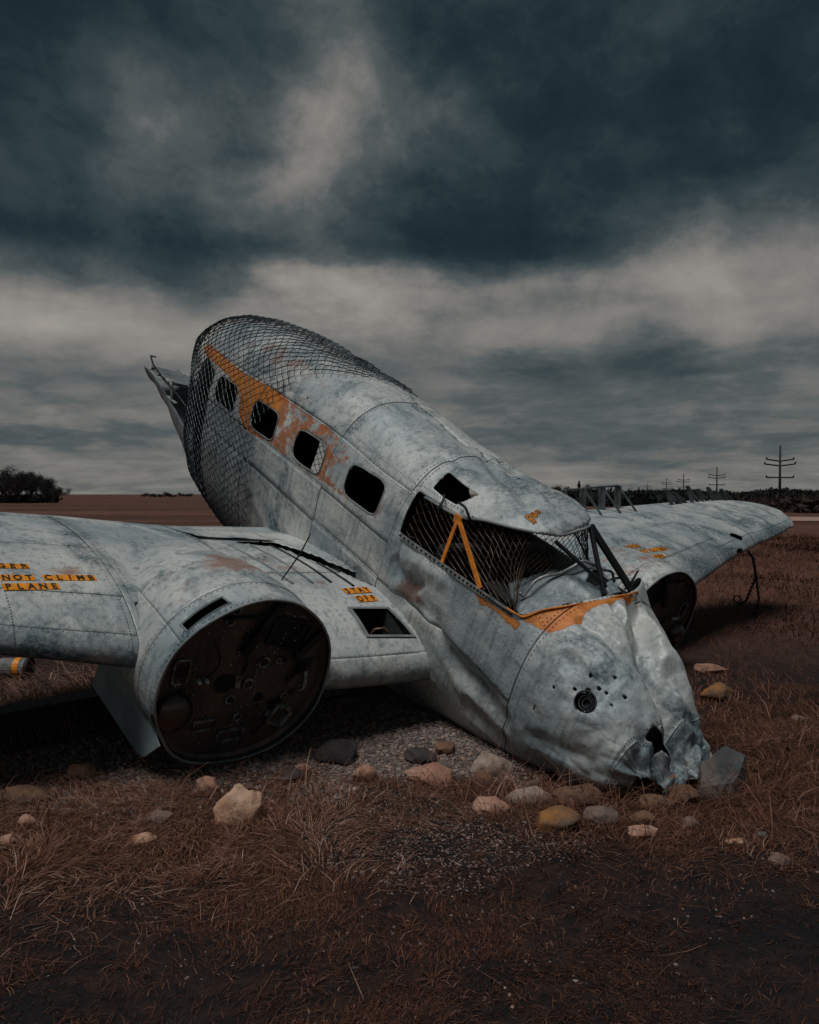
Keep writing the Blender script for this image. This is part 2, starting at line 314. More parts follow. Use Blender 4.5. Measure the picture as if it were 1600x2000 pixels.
# wing: span s>0 (mirrored for the other side), chord fraction x 0 (LE) .. 1 (TE), top +1 / bottom -1
SK=[.4,1.4,2.0,2.4,3.1,4.55,5.8,6.4,6.75]
wle=curve(SK,[.05,.0,-.12,-.27,-.42,-.78,-1.0,-1.15,-1.5]); wte=curve(SK,[-2.48,-2.48,-2.47,-2.45,-2.4,-2.3,-2.22,-2.15,-2.05])
wum=curve(SK,[-.13,-.11,-.06,-.01,.07,.22,.34,.38,.40]); wth=curve(SK,[.19,.185,.18,.18,.165,.14,.115,.10,.06])
def wing(s,c,off=0.0,dent=True,seed=0):
    """c in -1..1 : 0 leading edge, 1 trailing edge on top, -1 trailing edge below"""
    s=np.asarray(s,float); c=np.asarray(c,float); s,c=np.broadcast_arrays(s,c)
    x=c*c*np.where(np.abs(c)>0,1,1); sg=np.where(c>=0,1.,-1.); L,T,m,k=wle(s),wte(s),wum(s),wth(s); ch=L-T
    y=5*k*(.2969*np.sqrt(x)-.126*x-.3516*x*x+.2843*x**3-.1015*x**4)
    cam=.02*4*x*(1-x)
    yy=cam+sg*y*np.where(sg>0,1.05,.85)
    F=L-x*ch; U=m+.035-.07*x+yy*ch
    d=np.zeros_like(F)+off
    if dent:
        P=np.stack([F*1.3,s*1.3,U*1.3+seed],-1); d=d+.006*fbm(P,3,71+seed)
    return np.stack([F,s,U+d*sg],-1)
# nacelle: u aft distance from the firewall, a angle (0 = outboard, 90 deg up)
NK=[0,.3,.7,1.1,1.5,1.9,2.3]
nr=curve(NK,[.535,.54,.52,.45,.35,.24,.12]); nu=curve(NK,[0,-.01,-.05,-.12,-.19,-.24,-.26])
def nac(u,a,off=0.0):
    u,a=np.broadcast_arrays(np.asarray(u,float),np.asarray(a,float)); r=nr(u)+off+.004*fbm(np.stack([u*2,np.cos(a)*1.5,np.sin(a)*1.5],-1),2,91)
    r=r+np.clip(.06-u,0,1)*.35*fbm(np.stack([np.cos(a)*2.2,np.sin(a)*2.2,0*u],-1),3,95)
    dn=np.where(np.sin(a)<-.86,(-.86-np.sin(a))*.12,0)
    return np.stack([-u,1.97+r*np.cos(a),nu(u)+r*np.sin(a)+dn],-1)
# ------------------------------------------------------------------ the aircraft
PLANE=empty('crashed_airplane')
tag(PLANE,'wrecked twin-engine propeller airplane with crushed nose resting on the ground','airplane')
th_,pi_,ro_=.67,.393,-.025
Fv=np.array([math.sin(th_)*math.cos(pi_),-math.cos(th_)*math.cos(pi_),-math.sin(pi_)]); Sv=np.array([-math.cos(th_),-math.sin(th_),0])
Uv=np.cross(Sv,Fv); Sv,Uv=Sv*math.cos(ro_)-Uv*math.sin(ro_),Uv*math.cos(ro_)+Sv*math.sin(ro_); Ov=np.array([.628,5.64,.458])
PLANE.matrix_world=Matrix(((Fv[0],-Sv[0],Uv[0],Ov[0]),(Fv[1],-Sv[1],Uv[1],Ov[1]),(Fv[2],-Sv[2],Uv[2],Ov[2]),(0,0,0,1)))
FL=np.array([1,-1,1.])
def toW(P): P=np.asarray(P,float); return Ov+P[...,0:1]*Fv+P[...,1:2]*Sv+P[...,2:3]*Uv
def L3(P): return np.asarray(P,float)*FL
def grid_panel(name,fn,u0,u1,v0,v1,du,dv,parent,mats,holes=(),attrs=None,mir=False,thick=.004,off=0.0,gap=.0):
    nu_=max(2,int(math.ceil((u1-u0)/du))+1); nv_=max(2,int(math.ceil((v1-v0)/dv))+1)
    u,v=np.meshgrid(np.linspace(u0+gap,u1-gap,nu_),np.linspace(v0+gap,v1-gap,nv_),indexing='ij'); u=u.copy(); v=v.copy()
    dead=np.zeros((nu_-1,nv_-1),bool)
    P=fn(u,v)
    for hf in holes:
        sd=hf(u,v,P)
        if not (sd<0).any(): continue
        best=np.full(u.shape,1e9); tu=u.copy(); tv=v.copy()
        for di,dj in ((1,0),(0,1),(1,1)):
            A=(slice(0,nu_-di),slice(0,nv_-dj)); B=(slice(di,nu_),slice(dj,nv_)); sa,sb=sd[A],sd[B]
            cr=(sa<0)!=(sb<0); t=np.where(cr,sa/np.where(cr,sa-sb,1),0)
            for X,tt in ((A,t),(B,1-t)):
                g=cr&(tt<=.5)&(tt<best[X]); uu=u[A]+t*(u[B]-u[A]); vv=v[A]+t*(v[B]-v[A])
                bx=best[X]; bx[g]=tt[g]; best[X]=bx; a_=tu[X]; a_[g]=uu[g]; tu[X]=a_; b_=tv[X]; b_[g]=vv[g]; tv[X]=b_
        snap=best<1e8; u,v=tu,tv; P=fn(u,v); sd=np.where(snap,0,sd)
        c4=np.stack([sd[:-1,:-1],sd[1:,:-1],sd[1:,1:],sd[:-1,1:]])
        dead|=(c4.sum(0)<0)|((c4<=0).all(0)&(c4<0).any(0))
        allz=(c4==0).all(0)
        if allz.any():
            um=(u[:-1,:-1]+u[1:,1:])/2; vm_=(v[:-1,:-1]+v[1:,1:])/2; dead|=allz&(hf(um,vm_,fn(um,vm_))<0)
    P=fn(u,v,off=off); ex=attrs(u,v,P) if attrs else {}
    idx=np.arange(nu_*nv_).reshape(nu_,nv_); q=np.stack([idx[:-1,:-1],idx[1:,:-1],idx[1:,1:],idx[:-1,1:]],-1)[~dead]
    if len(q)==0: return None
    P2=L3(P)*( np.array([1,-1,1]) if mir else 1)
    o1=(fn(u,v,off=.01)-fn(u,v,off=0.))*FL*(np.array([1,-1,1]) if mir else 1)
    nn=np.cross(P2[1:,:-1]-P2[:-1,:-1],P2[:-1,1:]-P2[:-1,:-1])
    if (nn*o1[:-1,:-1]).sum()<0: q=q[:,::-1]
    use=np.unique(q); re=np.full(nu_*nv_,-1); re[use]=np.arange(len(use))
    me=raw(name,P2.reshape(-1,3)[use],re[q],mats,{k:a_.reshape(-1)[use] for k,a_ in ex.items()},True)
    o=link(name,me,parent)
    if thick: s=o.modifiers.new('sheet','SOLIDIFY'); s.thickness=thick; s.offset=-1; s.material_offset=1; s.material_offset_rim=0
    return o
SK2=[M['skin'],M['inside']]
# --- openings of the fuselage
SEAMV=-.05
WIN=[(-1.165,.755),(-1.985,.750),(-2.815,.745),(-3.65,.735)]
def h_win(c):
    sh=.10
    return lambda u,v,P: np.where(np.abs(P[...,1])>.3,rbox(P[...,0]+sh*(P[...,2]-c[1]),P[...,2],c[0],c[1],.235,.125,.085),1.0)
RX=[-.9,-.5,-.3,-.19,-.13,-.07,0,.12,.27,.40,.48,.57,.62,.7]; RF=[-.38,-.36,-.30,-.16,.08,.30,.38,.41,.43,.36,.20,-.23,-.3,-.6]
froof=curve(RX,RF); fbase=curve([-.75,-.55,-.4,-.23,0,.18,.4,.55,.63,.75],[.3,.52,.64,.71,.78,.78,.74,.66,.59,.55])
def h_cockpit(u,v,P):
    F_,S_,U_=P[...,0],P[...,1],P[...,2]
    a_=np.maximum.reduce([-.615-.12*(U_-.64)-F_,F_-fbase(S_),(.655-U_)])
    roof=np.maximum(.955-U_,F_-froof(S_)+np.where(S_<.05,.035*fbm(P*9,2,14),.008*fbm(P*12,2,14)))
    return np.maximum(a_,-roof)
SKYL=[(-.56,.76),(-.585,1.04),(-.37,.99),(-.21,.96),(-.28,.74),(-.41,.735)]
h_sky=lambda u,v,P: np.where((v>.3)&(v<1.6),polysdf(np.stack([u,v*.5],-1),[(a_,b_*.5) for a_,b_ in SKYL]),1.0)
h_door=lambda u,v,P: np.where(P[...,1]<-.3,rbox(P[...,0],P[...,2],-3.58,.05,.26,.5,.06),1.0)
BUL=[(1.14,.64,.011),(1.22,.86,.010),(1.21,.62,.012),(1.25,.66,.010),(1.12,.39,.010),(1.17,.50,.014),(1.01,.24,.008),(1.31,.83,.012),(1.30,.63,.009),(.95,0,.012),(1.0,.30,.007),(1.24,1.19,.007),(-2.38,.72,.016),(-2.30,.0,.012),(-1.75,-.25,.008)]
def h_bul(c):
    def f(u,v,P):
        q=fus(np.array(c[0]),np.array(c[1])); return np.linalg.norm(P-q,axis=-1)-c[2]*1.12
    return f
dc=fus(np.array(1.20),np.array(.38))
h_disc=lambda u,v,P: np.linalg.norm(P-dc,axis=-1)-.058
TEAR=[(1.455,.86),(1.45,1.02),(1.50,1.16),(1.56,1.08),(1.53,.95)]
h_tear=lambda u,v,P: polysdf(np.stack([u,v*.45],-1),[(a_,b_*.45) for a_,b_ in TEAR])
h_mouth=lambda u,v,P: polysdf(np.stack([u,v*.45],-1),[(1.52,-.5*.45),(1.54,.12*.45),(1.60,.75*.45),(1.7,.9*.45),(1.7,-.9*.45),(1.56,-.7*.45)])+.012*fbm(P*14,3,8)
h_split=lambda u,v,P: polysdf(np.stack([u,P[...,2]],-1),[(-.52,.44),(-.46,.40),(-.44,.36),(-.40,.30),(-.415,.365),(-.45,.41)])+np.where(P[...,1]>0,0,1)
h_aft=lambda u,v,P: u-(np.where(P[...,1]>0,-4.0-.58*np.clip((P[...,2]-.80)/.16,0,1)**2+.12*np.clip(.3-P[...,2],0,1),-4.5)+.035*fbm(P*6,3,77))
ORG=[(-4.7,.70),(-3.9,.60),(-3.49,.57),(-2.75,.61),(-1.87,.60),(-1.33,.54),(-.98,.50),(-.90,.38),(-.93,.13),(-1.5,.15),(-2.07,.13),(-2.64,.12),(-3.16,.10),(-3.24,.16),(-3.38,.34),(-3.79,.45),(-4.7,.54)]
NPA=[(.50,.42),(.58,.44),(.66,.72),(.76,1.04),(.80,1.40),(.74,1.86),(.79,1.88),(.84,1.42),(.84,1.14),(.88,.95),(.85,.76),(.80,.62),(.70,.55),(.63,.48)]
SIL=[(.15,.255),(.62,.44),(.62,.36),(.3,.19)]
def f_attr(u,v,P):
    a_=polysdf(np.stack([u,v*.5],-1),[(x,y*.5) for x,y in ORG]); st=np.interp(u,[-3.1,-2.78,-2.6,-1.6,-1.3,-.95],[.98,.92,.56,.52,.44,.22])
    org=np.clip(-a_/.02+.5,0,1)*st
    for pl in (NPA,SIL):
        b_=polysdf(np.stack([u,v*.5],-1),[(x,y*.5) for x,y in pl]); org=np.maximum(org,np.clip(-b_/.03+.45,0,1)*.95)
    org=np.where(P[...,1]>-.3,org,np.where((P[...,2]>.6)&(u<-1),.5,0)); U_=P[...,2]
    z=.458-.383*P[...,0]+.924*U_
    prim=.75*bump(u,-.36,.18)*bump(U_,.33,.12)*(P[...,1]>0)+.5*bump(u,-3.2,1.0)*bump(v,1.0,.25)+.3*bump(u,-2.45,.25)*bump(v,.66,.1)+.4*bump(u,-.3,.2)*bump(v,.68,.1)+.45*bump(u,-.93,.1)*bump(v,.3,.25)
    dirt=np.clip(.55*np.clip((.42-z)/.5,0,1)+.35*bump(u,1.3,.3)*np.clip((U_-.6)/.2,0,1)+.5*bump(u,-.3,.5)*bump(v,1.6,.5)*.6+.35*bump(u,-.78,.12)*bump(U_,.75,.25)+.5*np.clip((u-1.44)/.05,0,1)*.8+.25*bump(u,.2,.4)*bump(U_,.05,.25),0,1)  # mask also darkens the skin steadily towards the ground
    return dict(org=org.astype(np.float32),prim=prim,dirt=dirt)
FUS=MB()
# formers and stringers inside the shell (the fuselage frame itself)
for u_ in (-4.2,-3.25,-2.4,-1.58,-.75):
    t=np.linspace(-math.pi,math.pi,41); FUS.tube(L3(fus(np.full(41,u_),t,off=-.03)),.018,4,False)
for t_ in (-.35,.05,1.2,1.95,3.1,3.5):
    u_=np.linspace(-4.3,-.7,24); FUS.tube(L3(fus(u_,np.full(24,t_),off=-.028)),.010,4)
fz=FUS.build('fuselage',M['inside'],PLANE)
fl=MB(); fl.add(L3([(-4.3,.5,-.3),(-4.3,-.5,-.3),(.5,-.55,-.12),(.5,.55,-.12)]),[(0,1,2,3)]).add(L3([(-.78,.62,-.3),(-.78,-.62,-.3),(-.78,-.6,1.0),(-.78,-.2,1.0),(-.78,-.2,-.3)]),[(0,4,3,2,1)][:0])
fl.build('cabin_floor',M['inside'],fz)
UB=[-4.75,-3.02,-1.665,-.70,.765,1.462,1.66]
VB=[-math.pi,-1.25,-.05,.12,.60,1.62,2.45,math.pi]
hall=[h_win(c) for c in WIN]+[h_cockpit,h_sky,h_door,h_disc,h_tear,h_mouth,h_split,h_aft]+[h_bul(b) for b in BUL]
k=0
for i in range(len(UB)-1):
    vb=VB if i<3 else ([-math.pi,-1.25,-.05,.62,1.62,math.pi] if i==3 else ([-math.pi,1.62,math.pi] if i==4 else [-math.pi,math.pi]))
    if i==4: vb=[-math.pi,math.pi]
    for j in range(len(vb)-1):
        k+=1; lo=UB[i]-.004; hi=min(1.66,UB[i+1]+.004)
        hs=[h for h in hall]
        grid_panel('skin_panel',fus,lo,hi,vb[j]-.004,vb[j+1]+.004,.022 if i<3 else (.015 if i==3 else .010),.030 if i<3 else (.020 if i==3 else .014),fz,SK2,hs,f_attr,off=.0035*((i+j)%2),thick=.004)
# crushed nose cap end
def cap(r,t,off=0.0):
    r,t=np.broadcast_arrays(np.asarray(r,float),np.asarray(t,float)); E=fus(np.full(t.shape,1.655),t); c=np.array([1.60,.05,.24])
    P=c+(E-c)*r[...,None]; P[...,0]+=off-.07*(1-r)*np.abs(fbm(P*7,3,5))-.03*fbm(P*11,2,9)*(1-r); return P
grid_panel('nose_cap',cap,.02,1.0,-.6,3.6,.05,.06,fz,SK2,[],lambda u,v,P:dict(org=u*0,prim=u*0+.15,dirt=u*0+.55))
# headlamp-like lens ring in the nose side
def ringpts(fn,c,r,n=28,off=.004):
    c0=fn(np.array(c[0]),np.array(c[1])); a_=fn(np.array(c[0]+.01),np.array(c[1]))-c0; b_=fn(np.array(c[0]),np.array(c[1]+.01))-c0
    a_/=np.linalg.norm(a_); nn=np.cross(a_,b_); nn/=np.linalg.norm(nn); b_=np.cross(nn,a_); nn=nn if np.dot(nn,fn(np.array(c[0]),np.array(c[1]),off=.05)-c0)>0 else -nn
    t=np.linspace(0,2*math.pi,n+1); return c0+nn*off+r*(np.cos(t)[:,None]*a_+np.sin(t)[:,None]*b_),c0,nn,a_,b_
p,c0,nn,a_,b_=ringpts(fus,(1.20,.38),.060); lr=MB().tube(L3(p),.0055,6,False)
for rr_,dd in ((.042,.02),(.026,.03)):
    p2=ringpts(fus,(1.20,.38),rr_)[0]-nn*dd; lr.tube(L3(p2),.006,6,False)
lamp=lr.build('nose_port_ring',M['dark'],fz,True)
t=np.linspace(0,2*math.pi,21)[:-1]; MB().add(L3(c0-nn*.045+.06*(np.cos(t)[:,None]*a_+np.sin(t)[:,None]*b_)),[tuple(range(20))]).build('nose_port_back',M['black'],fz)
# window frames
for sgn in (1,-1):
    for c in WIN:
        t=np.linspace(0,2*math.pi,49); cx,sx=np.cos(t),np.sin(t); e=.42
        fx=c[0]+.237*np.sign(cx)*np.abs(cx)**e; fz_=c[1]+.127*np.sign(sx)*np.abs(sx)**e; fx=fx-.10*(fz_-c[1])
        from_t=np.linspace(-.2,1.0,240); tt=np.array([from_t[np.abs(fus(np.full(240,a_),from_t)[:,2]-b_).argmin()] for a_,b_ in zip(fx,fz_)])
        if sgn<0: tt=math.pi-tt
        p=fus(fx,tt,off=.003); p[-1]=p[0]
        o=MB().tube(L3(p),.0065,6,False).build('window_frame',M['grey'],fz,True)
# torn aft bulkhead behind the cut edge
def bulk(u,v,off=0.0):
    P=fus(u,v,off=off-.05); P[...,0]+=.02*fbm(P*5,2,3); return P
grid_panel('torn_bulkhead',bulk,-4.56,-3.75,-1.2,.60,.04,.05,fz,[M['black'],M['black']],[lambda u,v,P:u-(-4.52-.03*np.sin(v*5)+.05*fbm(P*6,3,7)+.30*np.clip(.1-v,0,1))])
grid_panel('tail_blackout_web',lambda u,v,off=0.0:np.stack([np.full(np.broadcast(u,v).shape,-4.30+off),*(fus(np.full(np.broadcast(u,v).shape,-4.30),v,off=-.02)*np.asarray(u)[...,None]+np.array([0,0,.3])*(1-np.asarray(u)[...,None])).transpose(2,0,1)[1:]],-1),.05,1,-math.pi,math.pi,.2,.1,fz,[M['black'],M['black']])  # black web added to keep light from the open tail out of the cabin
# torn belly skin of the missing tail
def tailpan(u,v,off=0.0):
    P=fus(u,v,off=off,dent=False); g=np.clip((-4.5-P[...,0])/2.5,0,1); P[...,2]+=.05*fbm(P*3,3,15)*g; P[...,1]+=.02*np.sin(P[...,0]*9)*g; return P
grid_panel('tail_belly_skin',tailpan,-7.0,-4.50,-2.9,-.25,.05,.05,fz,[M['skin'],M['grey']],[lambda u,v,P:(-.12-.10*np.sin(u*3.1)-.20*np.clip((-5.2-u),0,.8)+.08*fbm(P*3,3,2)-v)*.5,lambda u,v,P:(v+2.75)*.5],lambda u,v,P:dict(org=u*0,prim=u*0+.2,dirt=u*0+.8))
tb=MB(); tb.tube(L3([(-6.95,.12,.30),(-6.7,.28,.36),(-6.2,.42,.36),(-5.6,.5,.34),(-5.0,.55,.32),(-4.6,.6,.3)]),.012,6).build('bent_stringer',M['dark'],fz,True)
def corr(u,v,off=0.0):
    u,v=np.broadcast_arrays(np.asarray(u,float),np.asarray(v,float)); P=np.stack([u,v*(1+.25*(u+6.2)),.20+.022*np.sin(u*38)+.05*(u+6.2)+.10*v+.02*fbm(np.stack([u*4,v*4,0*u],-1),2,5)+off],-1); return P
grid_panel('corrugated_sheet',corr,-6.75,-5.75,-.28,.36,.012,.05,fz,[M['grey'],M['grey']],[lambda u,v,P:.30-v+.10*fbm(P*5,2,8)-.05*(u+6.2)])
tb=MB().bar(L3((-5.75,.3,.02)),L3((-5.75,.33,.3)),.03,.02).bar(L3((-5.9,.3,.06)),L3((-5.6,.3,.06)),.03,.02).build('tail_bracket',M['glare'],fz)
# --- cockpit: struts, frames, deck, netting
BASEP=np.array([(-.60,.655,.655),(-.14,.655,.66),(.23,.65,.665),(.45,.635,.66),(.585,.62,.665),(.66,.54,.745),(.74,.40,.81),(.78,.18,.85),(.78,0,.87),(.71,-.23,.84),(.64,-.38,.77),(.5,-.5,.68),(.0,-.62,.66)])
TOPP=np.array([(-.60,.58,.95),(-.38,.58,.955),(-.2,.565,.96),(.0,.53,1.02),(.20,.48,1.06),(.34,.40,1.09),(.42,.27,1.11),(.43,.12,1.15),(.40,0,1.17),(.28,-.08,1.17),(.1,-.14,1.18),(-.12,-.19,1.16),(-.28,-.4,1.07)])
pk=np.linspace(0,1,13); bc=[curve(pk,BASEP[:,q_]) for q_ in range(3)]; tc=[curve(pk,TOPP[:,q_]) for q_ in range(3)]
def shield(a_,b_,inn=.02):
    a_,b_=np.broadcast_arrays(np.asarray(a_,float),np.asarray(b_,float))
    P=np.stack([bc[q_](a_)*(1-b_)+tc[q_](a_)*b_ for q_ in range(3)],-1); P[...,1]*=1-inn; P[...,0]-=inn*.5; return P
ST=shield(.165,.98,-.01); MB().bar(L3(ST),L3(shield(.085,.0,-.012)),.030,.012,up=(0,-1,.2)).build('cockpit_strut',M['orange'],PLANE,bevel=.003)
MB().bar(L3(ST),L3(shield(.175,.02,-.012)),.034,.012,up=(0,-1,.2)).build('cockpit_strut',M['orange'],PLANE,bevel=.003)
MB().box(L3(ST+np.array([.005,.004,-.01])),(.075,.014,.06)).build('strut_gusset',M['orange'],PLANE,bevel=.004)
for a0,b0,a1,b1,w_ in ((.655,.97,.60,.03,.028),(.66,.97,.76,.0,.045),(.70,.95,.83,.0,.03),(.47,.9,.62,.12,.018)):
    MB().bar(L3(shield(a0,b0,.02)),L3(shield(a1,b1,.02)),w_,.025,up=(1,0,.3)).build('windshield_post',M['post'],PLANE,bevel=.003)
a_=np.linspace(.02,.64,60); MB().tube(L3(shield(a_,1.0,-.006)),.010,6).build('roof_edge_rail',M['grey'],PLANE,True)
sr=MB()
a_=np.linspace(.0,.34,40); P=shield(a_,0.0,-.018); 
for q_ in range(39): sr.bar(L3(P[q_]-np.array([0,0,.012])),L3(P[q_+1]-np.array([0,0,.012])),.008,.035,up=(0,0,1))
o=sr.build('sill_strip',M['alu'],PLANE)
sd_=MB()
for q_ in range(34):
    p_=shield(q_/34*.30,0.0,-.030); sd_.box(L3(p_-np.array([0,0,.010])),(.012,.006,.013))
o=sd_.build('sill_slots',M['black'],o); o['kind']='stuff'
a_=np.linspace(.26,.83,80); P=shield(a_,0.0,-.014)+np.array([.012,0,.004]); MB().tube(L3(P),.007,6).build('windshield_base_strip',M['orange'],PLANE,True)
# bent handrail tube lying across the windshield base
a_=np.array([.30,.36,.42,.47,.52,.56,.60,.65,.70,.76,.80]); hgt=np.array([.10,.06,.09,.10,.09,.12,.15,.12,.09,.09,.05]); P=shield(a_,.02,.2)+np.stack([-.16*np.sin((a_-.3)*6),0*a_,hgt-.04],-1)
pp=np.stack([curve(a_,P[:,q_])(np.linspace(.30,.80,60)) for q_ in range(3)],-1); MB().tube(L3(pp),.010,8).build('bent_tube',M['alu'],PLANE,True)
# crumpled deck skin between windshield base and cockpit
def deck(u,v,off=0.0):
    u,v=np.broadcast_arrays(np.asarray(u,float),np.asarray(v,float)); p=shield(u,0.0,.03); q=p*np.array([1,.72,1])+np.array([-.34,0,.0]); k_=v[...,None]; P=p*(1-k_)+q*k_
    P[...,2]+=.06*fbm(P*np.array([4,6,4]),3,19)-.05*np.abs(fbm(P*np.array([5,3,5]),2,29))+.09*np.sin(v*math.pi*.5)*(.4+.6*bump(u,.62,.1))*.9-.02+off; return P
h_deck=lambda u,v,P:polysdf(np.stack([u,v*.3],-1),[(.585,.48*.3),(.64,.62*.3),(.70,.55*.3),(.685,.30*.3),(.635,.22*.3),(.60,.30*.3)])+.006*fbm(P*30,2,1)
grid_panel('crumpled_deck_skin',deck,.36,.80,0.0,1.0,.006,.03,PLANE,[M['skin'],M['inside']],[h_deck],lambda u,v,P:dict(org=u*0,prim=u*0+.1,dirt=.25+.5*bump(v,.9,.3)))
MB().box(L3((.25,0,.40)),(.22,.95,.34)).box(L3((.22,0,.60)),(.30,.9,.05)).build('instrument_panel',M['inside'],PLANE,bevel=.03)
for sg in (1,-1): MB().box(L3((-.1,.33*sg,.12)),(.42,.40,.16)).box(L3((-.32,.33*sg,.42)),(.09,.38,.55)).build('pilot_seat',M['inside'],PLANE,bevel=.03)
for pts in ([(-.25,-1.30,.34),(-.18,-1.42,.42),(-.22,-1.58,.40),(-.30,-1.62,.30),(-.26,-1.5,.26)],[(-.1,-1.15,.22),(-.05,-1.3,.34),(-.12,-1.5,.36),(-.2,-1.7,.46)],[(-.5,-.72,.42),(-.42,-.95,.36),(-.34,-1.2,.30)]):
    q_=np.array(pts); t=np.linspace(0,len(q_)-1,24); MB().tube(L3(np.stack([curve(np.arange(len(q_)),q_[:,k2])(t) for k2 in range(3)],-1)),.010,6).build('cut_cable',M['post'],PLANE,True)
MB().bar(L3((-.6,-.2,.55)),L3((.55,.05,.52)),.05,.03).build('brown_cross_plank',simple('dull_wood',(.10,.05,.03),.8),PLANE)
for P_ in ([(-.40,.54,1.02),(-.36,.575,.99),(-.35,.60,.94),(-.35,.58,.90)],[(-.24,.545,1.03),(-.16,.575,1.04),(-.1,.57,1.0),(-.08,.54,.96)]):
    pp=np.array(P_); MB().tube(L3(np.stack([curve(np.arange(4),pp[:,q_])(np.linspace(0,3,16)) for q_ in range(3)],-1)+np.array([0,.012,.01])),.009,6).build('rubber_strap',M['dark'],PLANE,True)
# --- wings
def w_attr(sd):
    def f(u,v,P):
        F_=P[...,0]; prim=np.zeros_like(u); dirt=np.zeros_like(u)
        for (s_,f_,ws,wf,a_) in ((2.72,-.95,.22,.10,.55),(2.22,-.70,.12,.18,.45),(1.15,-.75,.35,.25,.30),(1.0,-.25,.2,.15,.45),(1.25,-1.2,.3,.35,.35),(2.25,-1.0,.08,.05,.7)):
            prim+=a_*bump(u,s_,ws)*bump(F_,f_,wf)*(1 if sd>0 else .8)
        x=np.abs(v); dirt=.8*np.clip((.20-v)/.26,0,1)*(1 if sd>0 else .55)+.45*np.clip((-.03-v)/.1,0,1)+.3*bump(u,2.47,.10)+.25*bump(u,3.6,.5)*bump(v,.35,.2)*(1.3 if sd<0 else .0)+.35*bump(v,.22,.10)*(u>2.4)  # mask is darker round the leading edge and across the underside
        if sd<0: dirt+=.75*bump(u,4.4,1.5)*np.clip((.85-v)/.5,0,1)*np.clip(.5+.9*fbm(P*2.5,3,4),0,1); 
        return dict(org=u*0,prim=prim,dirt=np.clip(dirt,0,1))
    return f
h_lehole=lambda u,v,P: np.where(v>0,polysdf(np.stack([u,P[...,0]],-1),[(1.04,-.465),(.735,-.43),(.685,-.155),(1.05,-.195)]),1.0)
GAP=[(1.56,-1.82),(1.3,-1.755),(.95,-1.70),(.80,-1.25),(.60,-.74),(.68,-.70),(.88,-1.12),(1.03,-1.55),(1.3,-1.69),(1.56,-1.765)]
h_gap=lambda u,v,P: np.where(v>0,polysdf(np.stack([u,P[...,0]],-1),GAP)+.008*fbm(P*12,2,4),1.0)
h_nac=lambda u,v,P: np.maximum(np.hypot(u-1.97,P[...,2]-.0)-.528,-.62-P[...,0])
h_vgap=lambda u,v,P: np.where(v>0,polysdf(np.stack([u,P[...,0]],-1),[(2.47,-.62),(2.455,-.36),(2.42,-.37),(2.44,-.5)]),1.0)
h_fhole=lambda u,v,P: np.where(v>0,polysdf(np.stack([u,P[...,0]],-1),[(4.58,-1.0),(4.70,-.90),(4.80,-.95),(4.70,-1.06)]),1.0)
h_notch=lambda u,v,P: polysdf(np.stack([u,v*.6],-1),[(4.38,-.1),(4.42,.12*.6),(4.5,.16*.6),(4.58,.10*.6),(4.62,-.1)])+.01*fbm(P*12,2,6)
def near_wing(s,c,off=0.0): return wing(s,c,off,seed=0)
def far_wing(s,c,off=0.0):
    P=wing(s,c,off,seed=5); P[...,2]+=.02*np.clip(P[...,1]-2,0,5)*.5
    m=np.clip((P[...,1]-4.2)/1.5,0,1)*np.exp(-(c/.35)**2); P[...,2]-=.05*m*np.abs(fbm(P*2.5,3,8)); P[...,0]-=.08*m*np.abs(fbm(P*2.2+3,3,9)); return P
WFN={1:near_wing,-1:far_wing}; WOBJ={}
for sd in (1,-1):
    fn=WFN[sd]; wb=MB(); mm=np.array([1,sd,1])
    for s_ in np.arange(.75,6.6,.55):                      # ribs
        t=np.linspace(-.97,.97,31); p=fn(np.full(31,s_),t,off=-.012)*mm; wb.add(L3(p),[tuple(range(31))])
    wg=wb.build('wing',M['inside'],PLANE); WOBJ[sd]=wg
    if sd<0: tag(wg,'far wing with bent-up trailing edge ribs and ragged leading edge')
    sb=[.5,1.575,2.475,4.2,6.75]; cb=[-1,-.32,.0,.335,.63,1.0]
    for i in range(4):
        cc=cb if i else [-1,-.32,.18,.63,1.0]
        if i>=1: cc=[-1,-.32,.20,.42,.70,1.0] if i==2 else [-1,-.32,.30,1.0]
        for j in range(len(cc)-1):
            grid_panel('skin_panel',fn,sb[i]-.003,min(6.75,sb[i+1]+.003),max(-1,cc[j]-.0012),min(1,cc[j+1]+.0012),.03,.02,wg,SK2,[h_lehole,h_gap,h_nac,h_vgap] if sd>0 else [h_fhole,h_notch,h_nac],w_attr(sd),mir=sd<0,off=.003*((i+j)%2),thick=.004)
    # wing tip closing and joint straps
    for s_,w_ in ((2.475,.020),(1.575,.010)):
        def strap(u,v,off=0.0,s_=s_,w_=w_): return fn(s_+u*w_,v,off=off+.007)
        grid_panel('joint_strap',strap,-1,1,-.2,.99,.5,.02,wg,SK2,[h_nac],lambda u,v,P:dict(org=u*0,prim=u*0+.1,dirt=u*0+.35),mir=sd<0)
def wpt(sd,s,Fq,off=.0):
    fn=WFN[sd]; x=np.clip((wle(s)-np.asarray(Fq,float))/(wle(s)-wte(s)),0,1); P=fn(np.asarray(s,float)+0*x,np.sqrt(x),off=off); P[...,1]*=sd; return P
